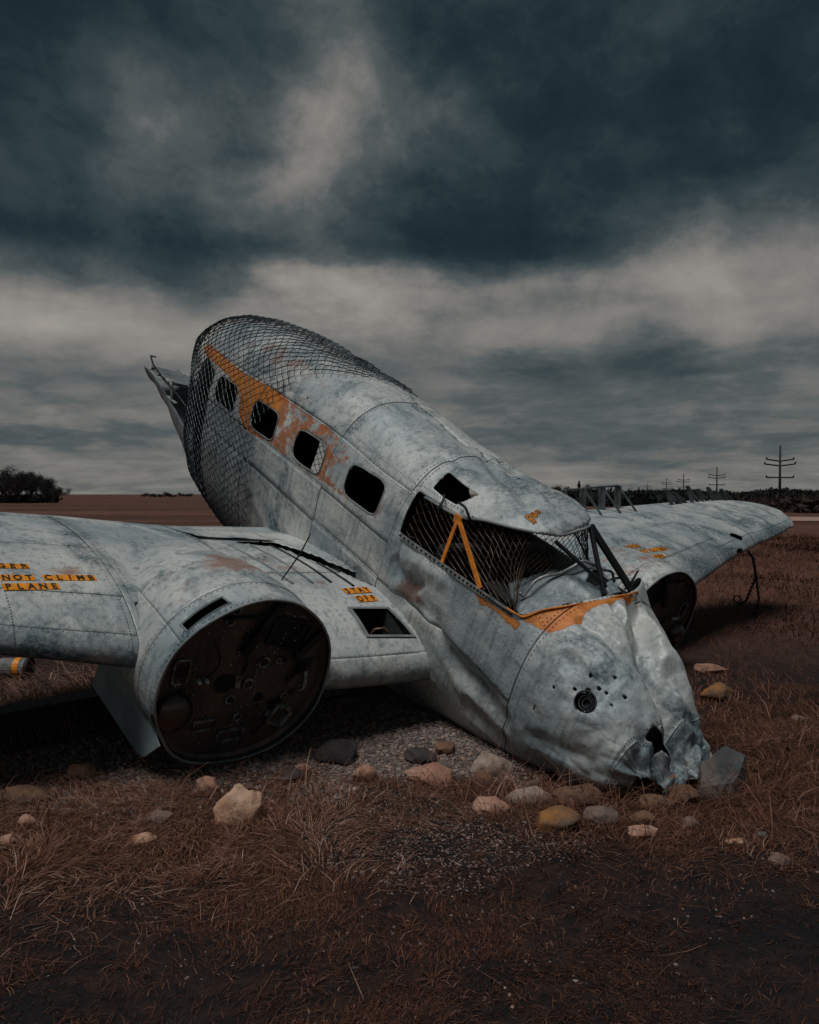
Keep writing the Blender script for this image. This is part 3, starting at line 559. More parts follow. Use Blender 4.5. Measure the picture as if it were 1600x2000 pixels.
# raised flap of skin by the gap, walkway ribs, access-hole frame, antenna
P1=wpt(1,np.linspace(1.56,.95,14),np.interp(np.linspace(0,1,14),[0,1],[-1.80,-1.71]),.012); fl_=MB()
P2=wpt(1,np.linspace(1.56,.95,14),np.full(14,-2.25),.006); nz=.018*fbm(P1*7,2,3)[:,None]*np.array([0,0,1])
fl_.add(L3(np.vstack([P1+nz+np.array([0,0,.012]),P2])),[(i,i+1,15+i,14+i) for i in range(13)]); o=fl_.build('lifted_flap_skin',[M['skin']],PLANE,True); so_=o.modifiers.new('s','SOLIDIFY'); so_.thickness=.004
for s0,s1 in ((1.40,1.30),(1.22,1.14),(1.05,.99),(.90,.84)):
    t=np.linspace(0,1,14); f_=-1.60+t*.80 if s0>.95 else -1.15+t*.42; MB().tube(L3(wpt(1,s0+(s1-s0)*t,f_,.004)),.011,6,flat=.6).build('walkway_rib',M['grey'] if s0>1.1 else M['dark'],PLANE,True)
hp=np.array([(1.04,-.465),(.735,-.43),(.685,-.155),(1.05,-.195)]); hm=MB()
for i in range(4):
    a2,b2=hp[i],hp[(i+1)%4]; t=np.linspace(-.03,1.03,12)[:,None]; q_=a2*(1-t)+b2*t; P=wpt(1,q_[:,0],q_[:,1],.004)
    for k2 in range(11): hm.bar(L3(P[k2]),L3(P[k2+1]),.026,.004)
hm.build('access_hole_frame',M['grey'],PLANE)
hb=MB().tube(L3([(-.30,.95,.02),(-.28,.93,.10),(-.25,.88,.12),(-.22,.84,.08),(-.2,.84,.0)]),.010,8).build('copper_pipe',simple('dull_copper',(.22,.12,.08),.45,.6),PLANE,True)
MB().tube(L3([(-.33,1.0,.06),(-.28,1.0,.07)]),.025,10).build('pipe_fitting',M['alu'],PLANE)
MB().add(L3([(-.6,1.2,-.05),(-.6,.6,-.05),(-.1,.6,-.08),(-.1,1.2,-.08)]),[(0,1,2,3)]).build('wing_inner_web',M['black'],PLANE)
rp=wpt(1,1.35,-.87); MB().tube(L3([rp,rp+np.array([-.0,-.10,.20]),rp+np.array([-.01,-.15,.345])]),[.005,.006,.004],6).build('whip_antenna',M['black'],PLANE)
# dark lower intake scoop under the inner leading edge
MB().tube(L3([(-.07,1.36,-.235),(-.05,1.28,-.24),(-.05,1.14,-.245),(-.07,1.06,-.24)]),[.012,.036,.036,.012],10,flat=.6).build('leading_edge_intake',M['dark'],PLANE,True)
# far wing: bare trailing-edge ribs
def tri(sd,s,f0,f1,h,dsx=0.0):
    p0=wpt(sd,s,f0)[...]; p1=wpt(sd,s,f1); top=p1+np.array([-.10,-sd*dsx,h]); return p0,p1,top
r_=MB(); tops=[]
for s_ in (3.15,3.5,3.85,4.15):
    p0,p1,tp=tri(-1,s_,-2.0,-2.28,.26); tops.append(tp); MB().bar(L3(p1),L3(tp),.10,.012,up=(0,1,0)).bar(L3(p0),L3(tp),.025,.012,up=(0,1,0)).build('flap_rib',M['rib'],PLANE)
MB().tube(L3(tops),.012,6).build('flap_rail',M['rib'],PLANE)
for s_,h_ in ((5.05,.17),(5.25,.12),(5.5,.20),(5.75,.14),(6.0,.16),(6.2,.10),(6.35,.13)):
    p0,p1,tp=tri(-1,s_,-1.95,-2.12,h_,.1); MB().bar(L3(p1),L3(tp),.05,.01,up=(0,1,0)).bar(L3(tp),L3(p1+np.array([0,-.22,-.03])),.05,.01,up=(0,1,0)).build('aileron_rib',M['rib'],PLANE)
# --- nacelles and firewalls
def h_slot(u,v,P): return polysdf(np.stack([u,v*.5],-1),[(.135,.36),(.055,.365),(.065,.61),(.145,.60)])
def nac_attr(u,v,P): return dict(org=u*0,prim=.75*bump(u,.55,.22)*bump(v,1.75,.5)+.3*bump(u,.45,.3)*bump(v,.9,.3),dirt=np.clip(.7*np.clip((-.05-np.sin(v))/.6,0,1)+.25*bump(u,.03,.05),0,1))  # mask is darker towards the nacelle bottom and at the front rim
def nac_attr_far(u,v,P):
    a_=nac_attr(u,v,P); a_['prim']=np.clip(.50*bump(u,.35,.40)*bump(v,1.9,.7),0,1); return a_
def bolt_pts():
    r=np.random.default_rng(3); L=[]
    for x0,y0,x1,y1,n in ((-.20,.30,-.10,.05,8),(.05,.33,.10,.12,6),(.32,.12,.30,-.10,8),(.30,-.10,.20,-.22,6),(-.12,.22,-.34,.14,12),(.2,.35,.16,.1,6),(-.05,.10,-.08,-.12,9),(.05,-.18,-.15,-.16,8),(.34,-.02,.35,-.18,6),(-.42,-.05,-.30,-.30,9),(.1,-.30,-.05,-.28,5),(-.15,.43,-.32,.37,9)):
        for t in np.linspace(0,1,n): L.append((x0+(x1-x0)*t+r.normal(0,.004),y0+(y1-y0)*t+r.normal(0,.004)))
    for _ in range(60):
        a2=r.uniform(0,6.28); q_=.5*math.sqrt(r.uniform(0,1)); L.append((q_*math.cos(a2),q_*math.sin(a2)))
    return L
for sd in (1,-1):
    mm=np.array([1,sd,1]); nb_=MB()
    for u_ in (.25,.6,1.0):
        t=np.linspace(0,2*math.pi,33); nb_.tube(L3(nac(np.full(33,u_),t,off=-.02)*mm),.012,4,False)
    nc=nb_.build('nacelle',M['inside'],PLANE)
    for u0,u1 in ((.0,.225),(.23,.62),(.625,2.3)):
        for v0,v1 in ((-.75,.62),(.62,2.35),(2.35,5.53)):
            grid_panel('skin_panel',nac,max(0,u0-.003),u1+.003,v0-.004,v1+.004,.02,.03,nc,SK2,[h_slot] if sd>0 else [],nac_attr if sd>0 else nac_attr_far,mir=sd<0,thick=.004,off=(.003 if u0==.23 else 0)+(.0015 if v0==.62 else 0))
    t=np.linspace(0,2*math.pi,61); MB().tube(L3((nac(np.full(61,.004),t,off=.004))*mm),.008,6,False).build('cowl_rim',M['grey'],nc,True)
    if sd>0:
        sp=[(.135,.72),(.055,.73),(.065,1.22),(.145,1.2)]; sm_=MB()
        for i in range(4):
            a2,b2=np.array(sp[i]),np.array(sp[(i+1)%4]); tt=np.linspace(-.02,1.02,9)[:,None]; q_=a2*(1-tt)+b2*tt; sm_.tube(L3(nac(q_[:,0],q_[:,1],off=.002)),.007,4)
        sm_.build('slot_frame',M['grey'],nc)
    # firewall plate, dished edge
    t=np.linspace(0,2*math.pi,65)[:-1]; ring=nac(np.full(64,.035),t,off=-.006)*mm; rin=nac(np.full(64,.050),t,off=-.03)*mm; ctr=np.array([[-.05,1.97*sd,0]])
    V=np.vstack([ring,rin,ctr]); fw=MB().add(L3(V),[(i,(i+1)%64,64+(i+1)%64,64+i) for i in range(64)]+[(64+i,64+(i+1)%64,128) for i in range(64)]).build('firewall',M['firewall'],PLANE)
    def fp(x,y,d=0.0): return L3(np.array([-.05+d,(1.97+x)*sd,y]))
    def disc(x,y,r,d,name,m_,n=20,h=.02):
        t=np.linspace(0,2*math.pi,n+1)[:-1]; A=np.array([fp(x+r*math.cos(q_),y+r*math.sin(q_),d) for q_ in t]); B=np.array([fp(x+r*math.cos(q_),y+r*math.sin(q_),d-h) for q_ in t])
        return MB().add(np.vstack([A,B]),[tuple(range(n)),]+[(i,(i+1)%n,n+(i+1)%n,n+i) for i in range(n)]).build(name,m_,fw)
    def ringf(x,y,r,tr,name,m_,d=.008,sx=1,sy=1,e=1.0,rot=0):
        t=np.linspace(0,2*math.pi,29); c_,s_=np.cos(t),np.sin(t); X=r*sx*np.sign(c_)*np.abs(c_)**e; Y=r*sy*np.sign(s_)*np.abs(s_)**e
        X,Y=X*math.cos(rot)-Y*math.sin(rot),X*math.sin(rot)+Y*math.cos(rot)
        return MB().tube(np.array([fp(x+a2,y+b2,d) for a2,b2 in zip(X,Y)]),tr,6,False).build(name,m_,fw,True)
    disc(.127,0,.062,.006,'engine_port',M['black']); MB().bar(fp(.06,.05,.015),fp(.045,-.04,.015),.012,.03).build('port_lip',M['fit'],fw)  # firewall openings are black plates, standing for the shade inside the holes
    ringf(.398,.115,.055,.008,'oval_frame',M['fit'],sx=.8,sy=1.35,e=.4); disc(.398,.115,.045,.004,'oval_opening',M['black'],16)
    # dome fairing
    V=[];Fs=[]
    for i in range(7):
        for k2 in range(21):
            a2=math.pi/2*i/6; b2=2*math.pi*k2/20; rr_=.125*math.cos(a2); V.append(fp(.405+rr_*math.cos(b2)*.9,-.13+rr_*math.sin(b2),.10*math.sin(a2)-.002))
    for i in range(6):
        for k2 in range(20): Fs.append((i*21+k2,i*21+k2+1,(i+1)*21+k2+1,(i+1)*21+k2))
    MB().add(V,Fs).build('dome_fairing',simple('burnt_metal',(.10,.085,.075),.35,.8),fw,True)
    MB().bar(fp(-.10,.485,.02),fp(.055,.19,.02),.05,.03,up=(1,0,0)).build('mount_strut',M['dark'],fw,bevel=.004)
    MB().bar(fp(-.44,.29,.02),fp(-.28,.12,.02),.05,.025,up=(1,0,0)).build('mount_strut',M['dark'],fw,bevel=.004)
    MB().bar(fp(.22,.43,.015),fp(-.05,.42,.015),.012,.02,up=(1,0,0)).build('cross_rail',M['dark'],fw)
    q_=[(-.11,.40),(-.36,.345),(-.31,.165),(-.075,.24)]
    MB().add([fp(a2,b2,.005) for a2,b2 in q_],[(0,1,2,3)]).build('battery_opening',M['black'],fw)
    bm_=MB()
    for i in range(4): bm_.bar(fp(*q_[i],.01),fp(*q_[(i+1)%4],.01),.016,.02,up=(1,0,0))
    bm_.build('opening_frame',M['dark'],fw)
    bm_=MB(); c0_,s0_=math.cos(.5),math.sin(.5)
    for i,(a2,b2) in enumerate(((-1,-1),(1,-1),(1,1),(-1,1))):
        n2=((-1,-1),(1,-1),(1,1),(-1,1))[(i+1)%4]; r2=lambda p:(-.265+.062*(p[0]*c0_-p[1]*s0_),-.262+.055*(p[0]*s0_+p[1]*c0_)); bm_.bar(fp(*r2((a2,b2)),.02),fp(*r2(n2),.02),.02,.045,up=(1,0,0))
    bm_.build('square_fitting',M['fit'],fw,bevel=.004); MB().bar(fp(-.19,-.2,.012),fp(-.26,-.17,.012),.05,.02,up=(1,0,0)).build('fitting_tab',M['dark'],fw)
    MB().add([fp(-.33,.10,.006),fp(-.43,.10,.006),fp(-.42,.02,.006),fp(-.36,.0,.006),fp(-.30,.04,.006)],[(0,1,2,3,4)]).build('torn_opening',M['black'],fw)
    MB().add([fp(-.40,.06,.01),fp(-.34,.055,.05),fp(-.26,-.04,.03),fp(-.29,-.06,.01)],[(0,1,2,3)]).build('bent_tab',simple('scraped_copper',(.30,.17,.11),.4,.6),fw)
    for i,(x_,y_,r2) in enumerate(((-.095,.112,.030),(.016,.281,.046),(.148,.468,.024),(.173,.402,.024),(-.112,-.124,.024),(.073,-.11,.026),(-.19,.11,.016),(-.225,.115,.016),(-.22,.08,.014),(-.28,-.14,.018),(-.33,-.12,.018),(-.38,-.1,.018),(-.02,-.02,.03),(-.13,.49,.02),(.0,-.24,.024))):
        ringf(x_,y_,r2,r2*.25,'pipe_flange',M['fit'] if i%3!=1 else M['dark']); 
        if i<6: disc(x_,y_,r2*.6,.012,'flange_plug',M['dark'],12)
    for x_,y_ in ((.295,.052),(.251,.052)): MB().tube([fp(x_,y_,0),fp(x_,y_,.03),fp(x_,y_,.05)],[.018,.015,.009],10).build('spigot',M['bolt'],fw,True)
    for x_,y_,w_,h_ in ((.198,-.258,.13,.06),(.023,-.356,.16,.07)):
        bm_=MB()
        for a2,b2,c2,d2 in ((-1,-1,1,-1),(1,-1,1,1),(1,1,-1,1),(-1,1,-1,-1)): bm_.bar(fp(x_+a2*w_/2,y_+b2*h_/2,.01),fp(x_+c2*w_/2,y_+d2*h_/2,.01),.010,.015,up=(1,0,0))
        bm_.build('rectangular_bracket',M['fit'],fw)
    bm_=MB()
    for x_,y_ in bolt_pts():
        if math.hypot(x_,y_)<.5: bm_.box(fp(x_,y_,.004),(.006,.0065,.0065))
    tag(bm_.build('bolts',M['bolt'],fw),kind='stuff')
# loose hoses and cut wires over the near firewall
for pts,rr in (([(.0,.30),(.06,.22),(.02,.10),(.05,-.02)],.007),([(-.30,.36),(-.26,.2),(-.33,.05),(-.28,-.1)],.009),([(.25,.30),(.21,.18),(.26,.05)],.006),([(-.1,-.16),(-.16,-.26),(-.12,-.38)],.006),([(.39,.02),(.33,-.06),(.36,-.2)],.005)):
    q_=np.array(pts); t=np.linspace(0,len(q_)-1,24); xx=curve(np.arange(len(q_)),q_[:,0])(t); yy=curve(np.arange(len(q_)),q_[:,1])(t); MB().tube(L3(np.stack([-.03+.03*np.sin(t*1.7),1.97+xx,yy],-1)),rr,6).build('cut_hose',M['dark'],PLANE,True)
# landing-gear door hanging below the nacelle
dp=[(-1.06,-.62),(-1.01,-.42),(-.62,-.19),(-.46,-.16),(-.11,-.32),(-.02,-.33),(-.20,-.535),(-.30,-.585),(-.36,-.60)]
def gd(x,u): return (x,2.43+.10*(u+.2)**2*0+.02*math.sin(x*4),u)
V=[gd(*p) for p in dp]+[(x,y-.012,z) for x,y,z in [gd(*p) for p in dp]]; n=len(dp)
MB().add(L3(V),[tuple(range(n)),tuple(range(2*n-1,n-1,-1))]+[(i,(i+1)%n,n+(i+1)%n,n+i) for i in range(n)]).build('gear_door',M['teal'],PLANE,bevel=.003)
# sealant lines along the lap joints
def seam(fn,us,vs,par,skip=(),mm=np.array([1,1,1]),r=.0022):
    us=np.asarray(us,float); vs=np.asarray(vs,float); P=fn(us,vs,off=.003); ok=np.ones(len(P),bool)
    for hf in skip: ok&=hf(us,vs,P)>.004
    idx=np.where(ok)[0]; mb=MB()
    for rn in np.split(idx,np.where(np.diff(idx)>1)[0]+1):
        if len(rn)>2: mb.tube(L3(P[rn]*mm),r,4,False)
    if mb.v: mb.build('seam_sealant',M['dark'],par)
for v_ in (-.05,.12,.60): u_=np.linspace(-4.1,-.70,140); seam(fus,u_,np.full(140,v_),fz,hall[:12])
for v_ in (-.05,): u_=np.linspace(-.70,.765,70); seam(fus,u_,np.full(70,v_),fz,hall[:12])
for u_ in (-3.02,-1.665,-.70,.765,1.462): v_=np.linspace(-1.3,2.6,120); seam(fus,np.full(120,u_),v_,fz,hall[:12])
for s_ in (1.575,2.475): c_=np.linspace(-.1,.98,80); seam(near_wing,np.full(80,s_)+(.02 if s_>2 else .01),c_,WOBJ[1],[h_gap,h_nac])
for c_ in (.18,.63): s_=np.linspace(.7,1.5,50); seam(near_wing,s_,np.full(50,c_),WOBJ[1],[h_gap,h_lehole,h_nac],r=.0016)
for c_ in (.20,.42,.70): s_=np.linspace(2.5,4.0,50); seam(near_wing,s_,np.full(50,c_),WOBJ[1],r=.0012)
# --- rivets along the seams
RV=[[],[],[]]
def rivet_line(fn,us,vs,k,mm=np.array([1,1,1]),r=.0042,skip=()):
    us=np.asarray(us,float); vs=np.asarray(vs,float); P=fn(us,vs,off=.004); e=1e-3
    A=fn(us+e,vs)-fn(us-e,vs); B=fn(us,vs+e)-fn(us,vs-e); n_=np.cross(A,B); n_/=np.linalg.norm(n_,axis=-1,keepdims=True)+1e-12
    o_=fn(us,vs,off=.05)-fn(us,vs,off=0.); n_*=np.sign((n_*o_).sum(-1,keepdims=True)); A/=np.linalg.norm(A,axis=-1,keepdims=True)+1e-12; B=np.cross(n_,A)
    ok=np.ones(len(P),bool)
    for hf in skip: ok&=hf(us,vs,P)>.006
    for p,a2,b2,n2 in zip(P[ok],A[ok],B[ok],n_[ok]): RV[k].append((L3(p*mm),L3(a2*mm)*r,L3(b2*mm)*r,L3(n2*mm)*.0018))
ns=lambda a2,b2,st:np.linspace(a2,b2,max(2,int(abs(b2-a2)/st)))
for v_ in (-.045,.005,.095,.145,.575,.625,.70,1.6): 
    u_=ns(-4.3,-.66,.030); rivet_line(fus,u_,np.full(len(u_),v_)+.004*rng.normal(size=len(u_)),0,skip=hall[:14])
for v_ in (-.03,.19,.24,.66,.72): u_=ns(-.66,.72,.030); rivet_line(fus,u_,np.full(len(u_),v_),0,skip=hall[:14])
for u_ in (-3.05,-2.99,-1.69,-1.64,-.73,-.67,.742,.79,1.445,1.48): v_=ns(-1.2,2.6,.05); rivet_line(fus,np.full(len(v_),u_),v_,0,skip=hall[:14])
for sd in (1,-1):
    mm=np.array([1,sd,1]); hs=[h_lehole,h_gap,h_nac] if sd>0 else [h_fhole,h_notch,h_nac]
    for s_ in (1.55,1.60,2.42,2.53,4.17,4.23,3.1,3.6,5.0,5.7): c_=ns(.05,.98,.017); rivet_line(WFN[sd],np.full(len(c_),s_),c_,1 if sd>0 else 2,mm,skip=hs)
    for c_ in (.19,.41,.43,.62,.64,.93): s_=ns(.6,6.4,.05); rivet_line(WFN[sd],s_,np.full(len(s_),c_),1 if sd>0 else 2,mm,r=.0036,skip=hs)
    for u_ in (.03,.21,.25,.60,.64): a_=ns(-.4,3.6,.06); rivet_line(nac,np.full(len(a_),u_),a_,1 if sd>0 else 2,mm)
for k_,par in ((0,fz),(1,WOBJ[1]),(2,WOBJ[-1])):
    V=[];T=[]
    for p,a2,b2,n2 in RV[k_]:
        o0=len(V); V+=[p+math.cos(q_*math.pi/3)*a2+math.sin(q_*math.pi/3)*b2 for q_ in range(6)]+[p+n2]; T+=[(o0+q_,o0+(q_+1)%6,o0+6) for q_ in range(6)]
    tag(link('rivets',raw('rivets',V,T,M['rivet']),par),kind='stuff')
# --- letter tiles
def glyph(ch):
    cu=bpy.data.curves.new('g','FONT'); cu.body=ch; cu.size=1; cu.offset=.030; cu.align_x='CENTER'; cu.resolution_u=3; ob=bpy.data.objects.new('g',cu); COL.objects.link(ob)
    dg=bpy.context.evaluated_depsgraph_get(); me=bpy.data.meshes.new_from_object(ob.evaluated_get(dg)); bpy.data.objects.remove(ob)
    V=np.array([v.co[:2] for v in me.vertices]); T=[tuple(p.vertices) for p in me.polygons]; bpy.data.meshes.remove(me); return V,T
GL={}
def letter_tile(ch,place,w_,h_):
    if ch not in GL: GL[ch]=glyph(ch)
    mb=MB(); n=4; xs=np.linspace(-.5,.5,n); X,Y=np.meshgrid(xs*w_*.97,np.linspace(-.5,.5,n)*h_,indexing='ij'); j=rng.normal(0,.04)
    X,Y=X*math.cos(j)-Y*math.sin(j),X*math.sin(j)+Y*math.cos(j)
    P=place(X.ravel(),Y.ravel(),.0062); I=np.arange(n*n).reshape(n,n); mb.add(L3(P),[(I[a2,b2],I[a2+1,b2],I[a2+1,b2+1],I[a2,b2+1]) for a2 in range(n-1) for b2 in range(n-1)],0)
    V,T=GL[ch]; q_=V*np.array([w_*.98,h_*1.18]); q_=q_-np.array([0,h_*.41]); x2,y2=q_[:,0]*math.cos(j)-q_[:,1]*math.sin(j),q_[:,0]*math.sin(j)+q_[:,1]*math.cos(j)
    mb.add(L3(place(x2,y2,.0085)),T,1); mb.build('letter_tile',[M['tile'],M['ink']],PLANE)
def write(lines,sd,s0,dirs,rows,w_,h_):
    for ln,Fq,st in zip(lines,rows,s0):
        pos=0.0
        for i,ch in enumerate(ln):
            if ch==' ': pos+=.72; continue
            sc_=st+dirs*(pos+.5)*w_; pos+=1
            letter_tile(ch,lambda x,y,o_,sc_=sc_,Fq=Fq: wpt(sd,sc_+dirs*x,Fq-y,o_),w_,h_)
write(['DANGER','DO NOT CLIMB','ON PLANE'],1,[3.275,3.26,3.265],-1,[-1.00,-.865,-.775],.058,.062)
write(['DANGER','DO NOT CLIMB','ON PLANE'],-1,[2.54,2.54,2.56],1,[-1.02,-.90,-.78],.058,.066)
write(['STAY','OFF'],1,[.965,.925],-1,[-.665,-.555],.056,.075)
for ln,u0,v0 in (('DO',.20,1.23),('NOT',.20,1.165),('ENTER',.20,1.10)):
    for i,ch in enumerate(ln): letter_tile(ch,lambda x,y,o_,u0=u0,v0=v0,i=i: fus(u0+i*.018+x,v0+y*2.2-.04,off=o_),.018,.024)
# ------------------------------------------------------------------ chain-link netting
NET=empty('chain_link_netting'); NET.matrix_world=PLANE.matrix_world.copy()
tag(NET,'dark chain-link wire netting wrapped over the torn rear end of the fuselage','netting')
def netsurf(u,v):
    uc=np.maximum(u,-4.45); P=fus(uc,v,off=.022); k_=np.clip((-4.45-u)/1.25,0,1); s_=np.sin(v)
    slack=.07*np.clip(s_,0,1)**1.5*bump(u,-3.7,1.0)+.035*np.abs(fbm(np.stack([u*2.2,v*2.2,0*u],-1),2,6)); P=P+np.stack([0*u,np.cos(v)*slack,s_*slack],-1)
    c_=np.array([-4.5,-.02,.28]); r_=np.sqrt(np.maximum(0,1-(k_**1.6)*.93)); P[...,1:]=c_[1:]+(P[...,1:]-c_[1:])*r_[...,None]; P[...,0]=np.where(u<-4.45,-4.45-.62*np.sin(k_*math.pi/2)*np.clip(.30+1.5*s_,.08,1.30),P[...,0]); return P
ufront=curve([-1.6,-1.0,-.36,.0,.14,.35,.58,.72,.84,1.14,1.54,2.2,3.6],[-2.7,-2.72,-2.72,-2.76,-2.86,-2.78,-2.73,-2.62,-2.66,-2.42,-2.15,-2.1,-2.6])
AV=np.linspace(-1.45,3.7,1200); _p=fus(np.full(1200,-3.5),AV,dent=False); ARC=np.r_[0,np.cumsum(np.linalg.norm(np.diff(_p,axis=0),axis=1))]
wst=.056; nw=int((5.7-2.05)/wst)
for i in range(nw):
    u0=-2.05-i*wst; v=np.interp(np.arange(ARC[0],ARC[-1],.040),ARC,AV); zz=np.where((np.arange(len(v))+i)%2==0,.5,-.5)
    u=u0+zz*wst*1.08+.006*rng.normal(size=len(v))+.05*fbm(np.stack([0*v+u0*1.5,v*2,0*v],-1),2,16); keep=u0<ufront(v)+.02*np.sin(v*37)
    P=netsurf(u,v)+np.stack([0*v,0*v,0*v],-1)
    # alternate lift so that neighbours hook over each other
    lift=.004*np.where((np.arange(len(v))+i)%2==0,1,-1); P=P+np.stack([0*v,np.cos(v)*lift,np.sin(v)*lift],-1)
    idx=np.where(keep)[0]; runs=np.split(idx,np.where(np.diff(idx)>1)[0]+1); mb=MB()
    for rn in runs:
        if len(rn)>3: mb.tube(L3(P[rn]),.0046,4,False)
    if mb.v: mb.build('wire',M['wire'],NET)
NET2=empty('cockpit_wire_netting'); NET2.matrix_world=PLANE.matrix_world.copy(); tag(NET2,'rusty torn wire netting hung inside the broken cockpit opening','netting')
def netw(a_,b_):
    P=shield(a_,b_,.06); k_=np.clip((a_-.30)/.12,0,1)*np.clip((.95-a_)/.1,0,1)*(1-b_); P[...,0]-=.30*k_; P[...,1]*=1-.2*k_; P[...,2]+=.02*k_; return P
def crook(P,a2): return P+a2*np.stack([fbm(P*9+3,2,1),fbm(P*9+11,2,2),fbm(P*9+23,2,3)],-1)
for i in range(80):
    a0=.01+i*.0118; b_=np.linspace(-.02,1.0,12); zz=np.where((np.arange(12)+i)%2==0,.5,-.5)*.0125; P=crook(netw(np.clip(a0+zz,0,1),b_),.014); MB().tube(L3(P),.0026,4,False).build('wire',M['rustwire'] if a0<.55 else M['wire'],NET2)
for j in range(0):
    a_=np.linspace(.0,.94,90); P=crook(netw(a_,.06+j*.105+.012*np.sin(a_*60+j)),.012); MB().tube(L3(P),.0022,4,False).build('wire',M['rustwire'],NET2)
# ------------------------------------------------------------------ ground
def gh(x,y):
    x=np.asarray(x,float); y=np.asarray(y,float); z0=np.zeros(np.broadcast(x,y).shape)
    n=fbm(np.stack([x*.9,y*.9,z0],-1),3,101)*.018+fbm(np.stack([x*5,y*5,z0],-1),3,111)*.007
    n=n-.065*np.exp(-((x-1.15)/.85)**2-((y-4.40)/.42)**2)
    far=np.clip((np.hypot(x,y)-25)/60,0,1); return n*(1-far)+far*(-.05)+z0
def gpix(px,py,z=0.0):
    cp=math.atan(35/1539); d=np.array([0,math.cos(cp),-math.sin(cp)]); u=np.array([0,math.sin(cp),math.cos(cp)]); r=np.array([1,0,0])*(px-800)/1539+d+u*(1000-py)/1539
    return np.array([0,0,1.579])+r*(z-1.579)/r[2]
def axis(lo,hi,st,far,gr):
    a_=list(np.arange(lo,hi,st)); s=st; p=a_[-1]
    while p<far: s*=gr; p+=s; a_.append(p)
    s=st; p=a_[0]
    while p>-far: s*=gr; p-=s; a_.insert(0,p)
    return np.array(a_)
xs=axis(-4,7,.06,4000,1.16); ys=axis(1.8,11,.06,4000,1.16); X,Y=np.meshgrid(xs,ys,indexing='ij'); Z=gh(X,Y)
I=np.arange(X.size).reshape(X.shape); q=np.stack([I[:-1,:-1],I[1:,:-1],I[1:,1:],I[:-1,1:]],-1).reshape(-1,4)
def ground_mat():
    m,N,b=mat('ground_soil',.95,0,.15); o=N.put('ShaderNodeNewGeometry').outputs['Position']; x,y,z=N.sep(o)
    n1=N.noise(o,1.1,6,.6); n2=N.noise(o,9,7,.65); n3=N.noise(o,60,5,.7); dist=N.vm('LENGTH',N.comb(x,y,0.0))
    soil=N.mix(N.step(n2,.36,.66),(.012,.0098,.0110),(.038,.023,.019))
    soil=N.mix(N.step(n1,.50,.66),soil,(.012,.011,.013)); soil=N.mix(N.m('MULTIPLY',N.step(n3,.6,.75),.6),soil,(.10,.062,.045))
    # gravel pad under the wing
    gx=N.m('MULTIPLY',N.m('ADD',x,1.1),1/2.1); gy=N.m('MULTIPLY',N.m('SUBTRACT',y,5.2),1/1.25); g=N.m('ADD',N.m('MULTIPLY',gx,gx),N.m('MULTIPLY',gy,gy)); g=N.step(N.m('ADD',g,N.m('MULTIPLY',n1,.8)),.9,1.5,1,0)
    vc=N.voro(o,75,'F1','Color'); gv,_,_=N.sep(vc); grav=N.ramp(gv,[(0,(.05,.04,.037)),(.5,(.10,.078,.068)),(1,(.22,.16,.13))]); soil=N.mix(N.m('MULTIPLY',g,.85),soil,grav)
    # dead-grass field beyond, in long tilled bands
    bn=N.noise(N.comb(N.m('MULTIPLY',x,.012),N.m('MULTIPLY',y,.10),0.0),1,6,.6); bn2=N.noise(N.comb(N.m('MULTIPLY',x,.25),N.m('MULTIPLY',y,1.0),0.0),1,6,.65)
    fld=N.mix(N.step(bn,.40,.62),(.085,.037,.027),(.165,.078,.056)); fld=N.mix(N.m('MULTIPLY',N.step(bn2,.45,.7),.45),fld,(.05,.026,.02))
    bn3=N.noise(N.comb(N.m('MULTIPLY',x,.6),N.m('MULTIPLY',y,.22),0.0),1,9,.7); fld=N.mix(N.m('MULTIPLY',N.step(bn3,.42,.62),.55),fld,(.055,.026,.021)); c=N.mix(N.step(dist,6,13),soil,fld); N.l.new(c,b.inputs['Base Color'])
    N.l.new(N.bump(N.m('ADD',N.m('MULTIPLY',n2,.6),N.m('MULTIPLY',n3,.4)),.8,.03),b.inputs['Normal']); return m
M['ground']=ground_mat()
tag(link('ground',raw('ground',np.stack([X,Y,Z],-1).reshape(-1,3),q,M['ground'],smooth=True)),kind='structure')
# road beyond the field edge
M['road']=simple('pale_road',(.40,.25,.20),.9,0,.2,1.2)
def strip(name,pts,w_,z,m_):
    pts=np.array(pts,float); t=np.gradient(pts,axis=0); t/=np.linalg.norm(t,axis=1,keepdims=True); n_=np.stack([-t[:,1],t[:,0]],-1); k=len(pts)
    V=np.vstack([np.c_[pts+n_*w_/2,np.full(k,z)],np.c_[pts-n_*w_/2,np.full(k,z)]]); return link(name,raw(name,V,[(i,k+i,k+i+1,i+1) for i in range(k-1)],m_))
rp_=np.stack([np.linspace(8,400,60),50-.10*(np.linspace(8,400,60)-25)],-1); tag(strip('road',rp_,8.5,.02,M['road']),kind='structure')
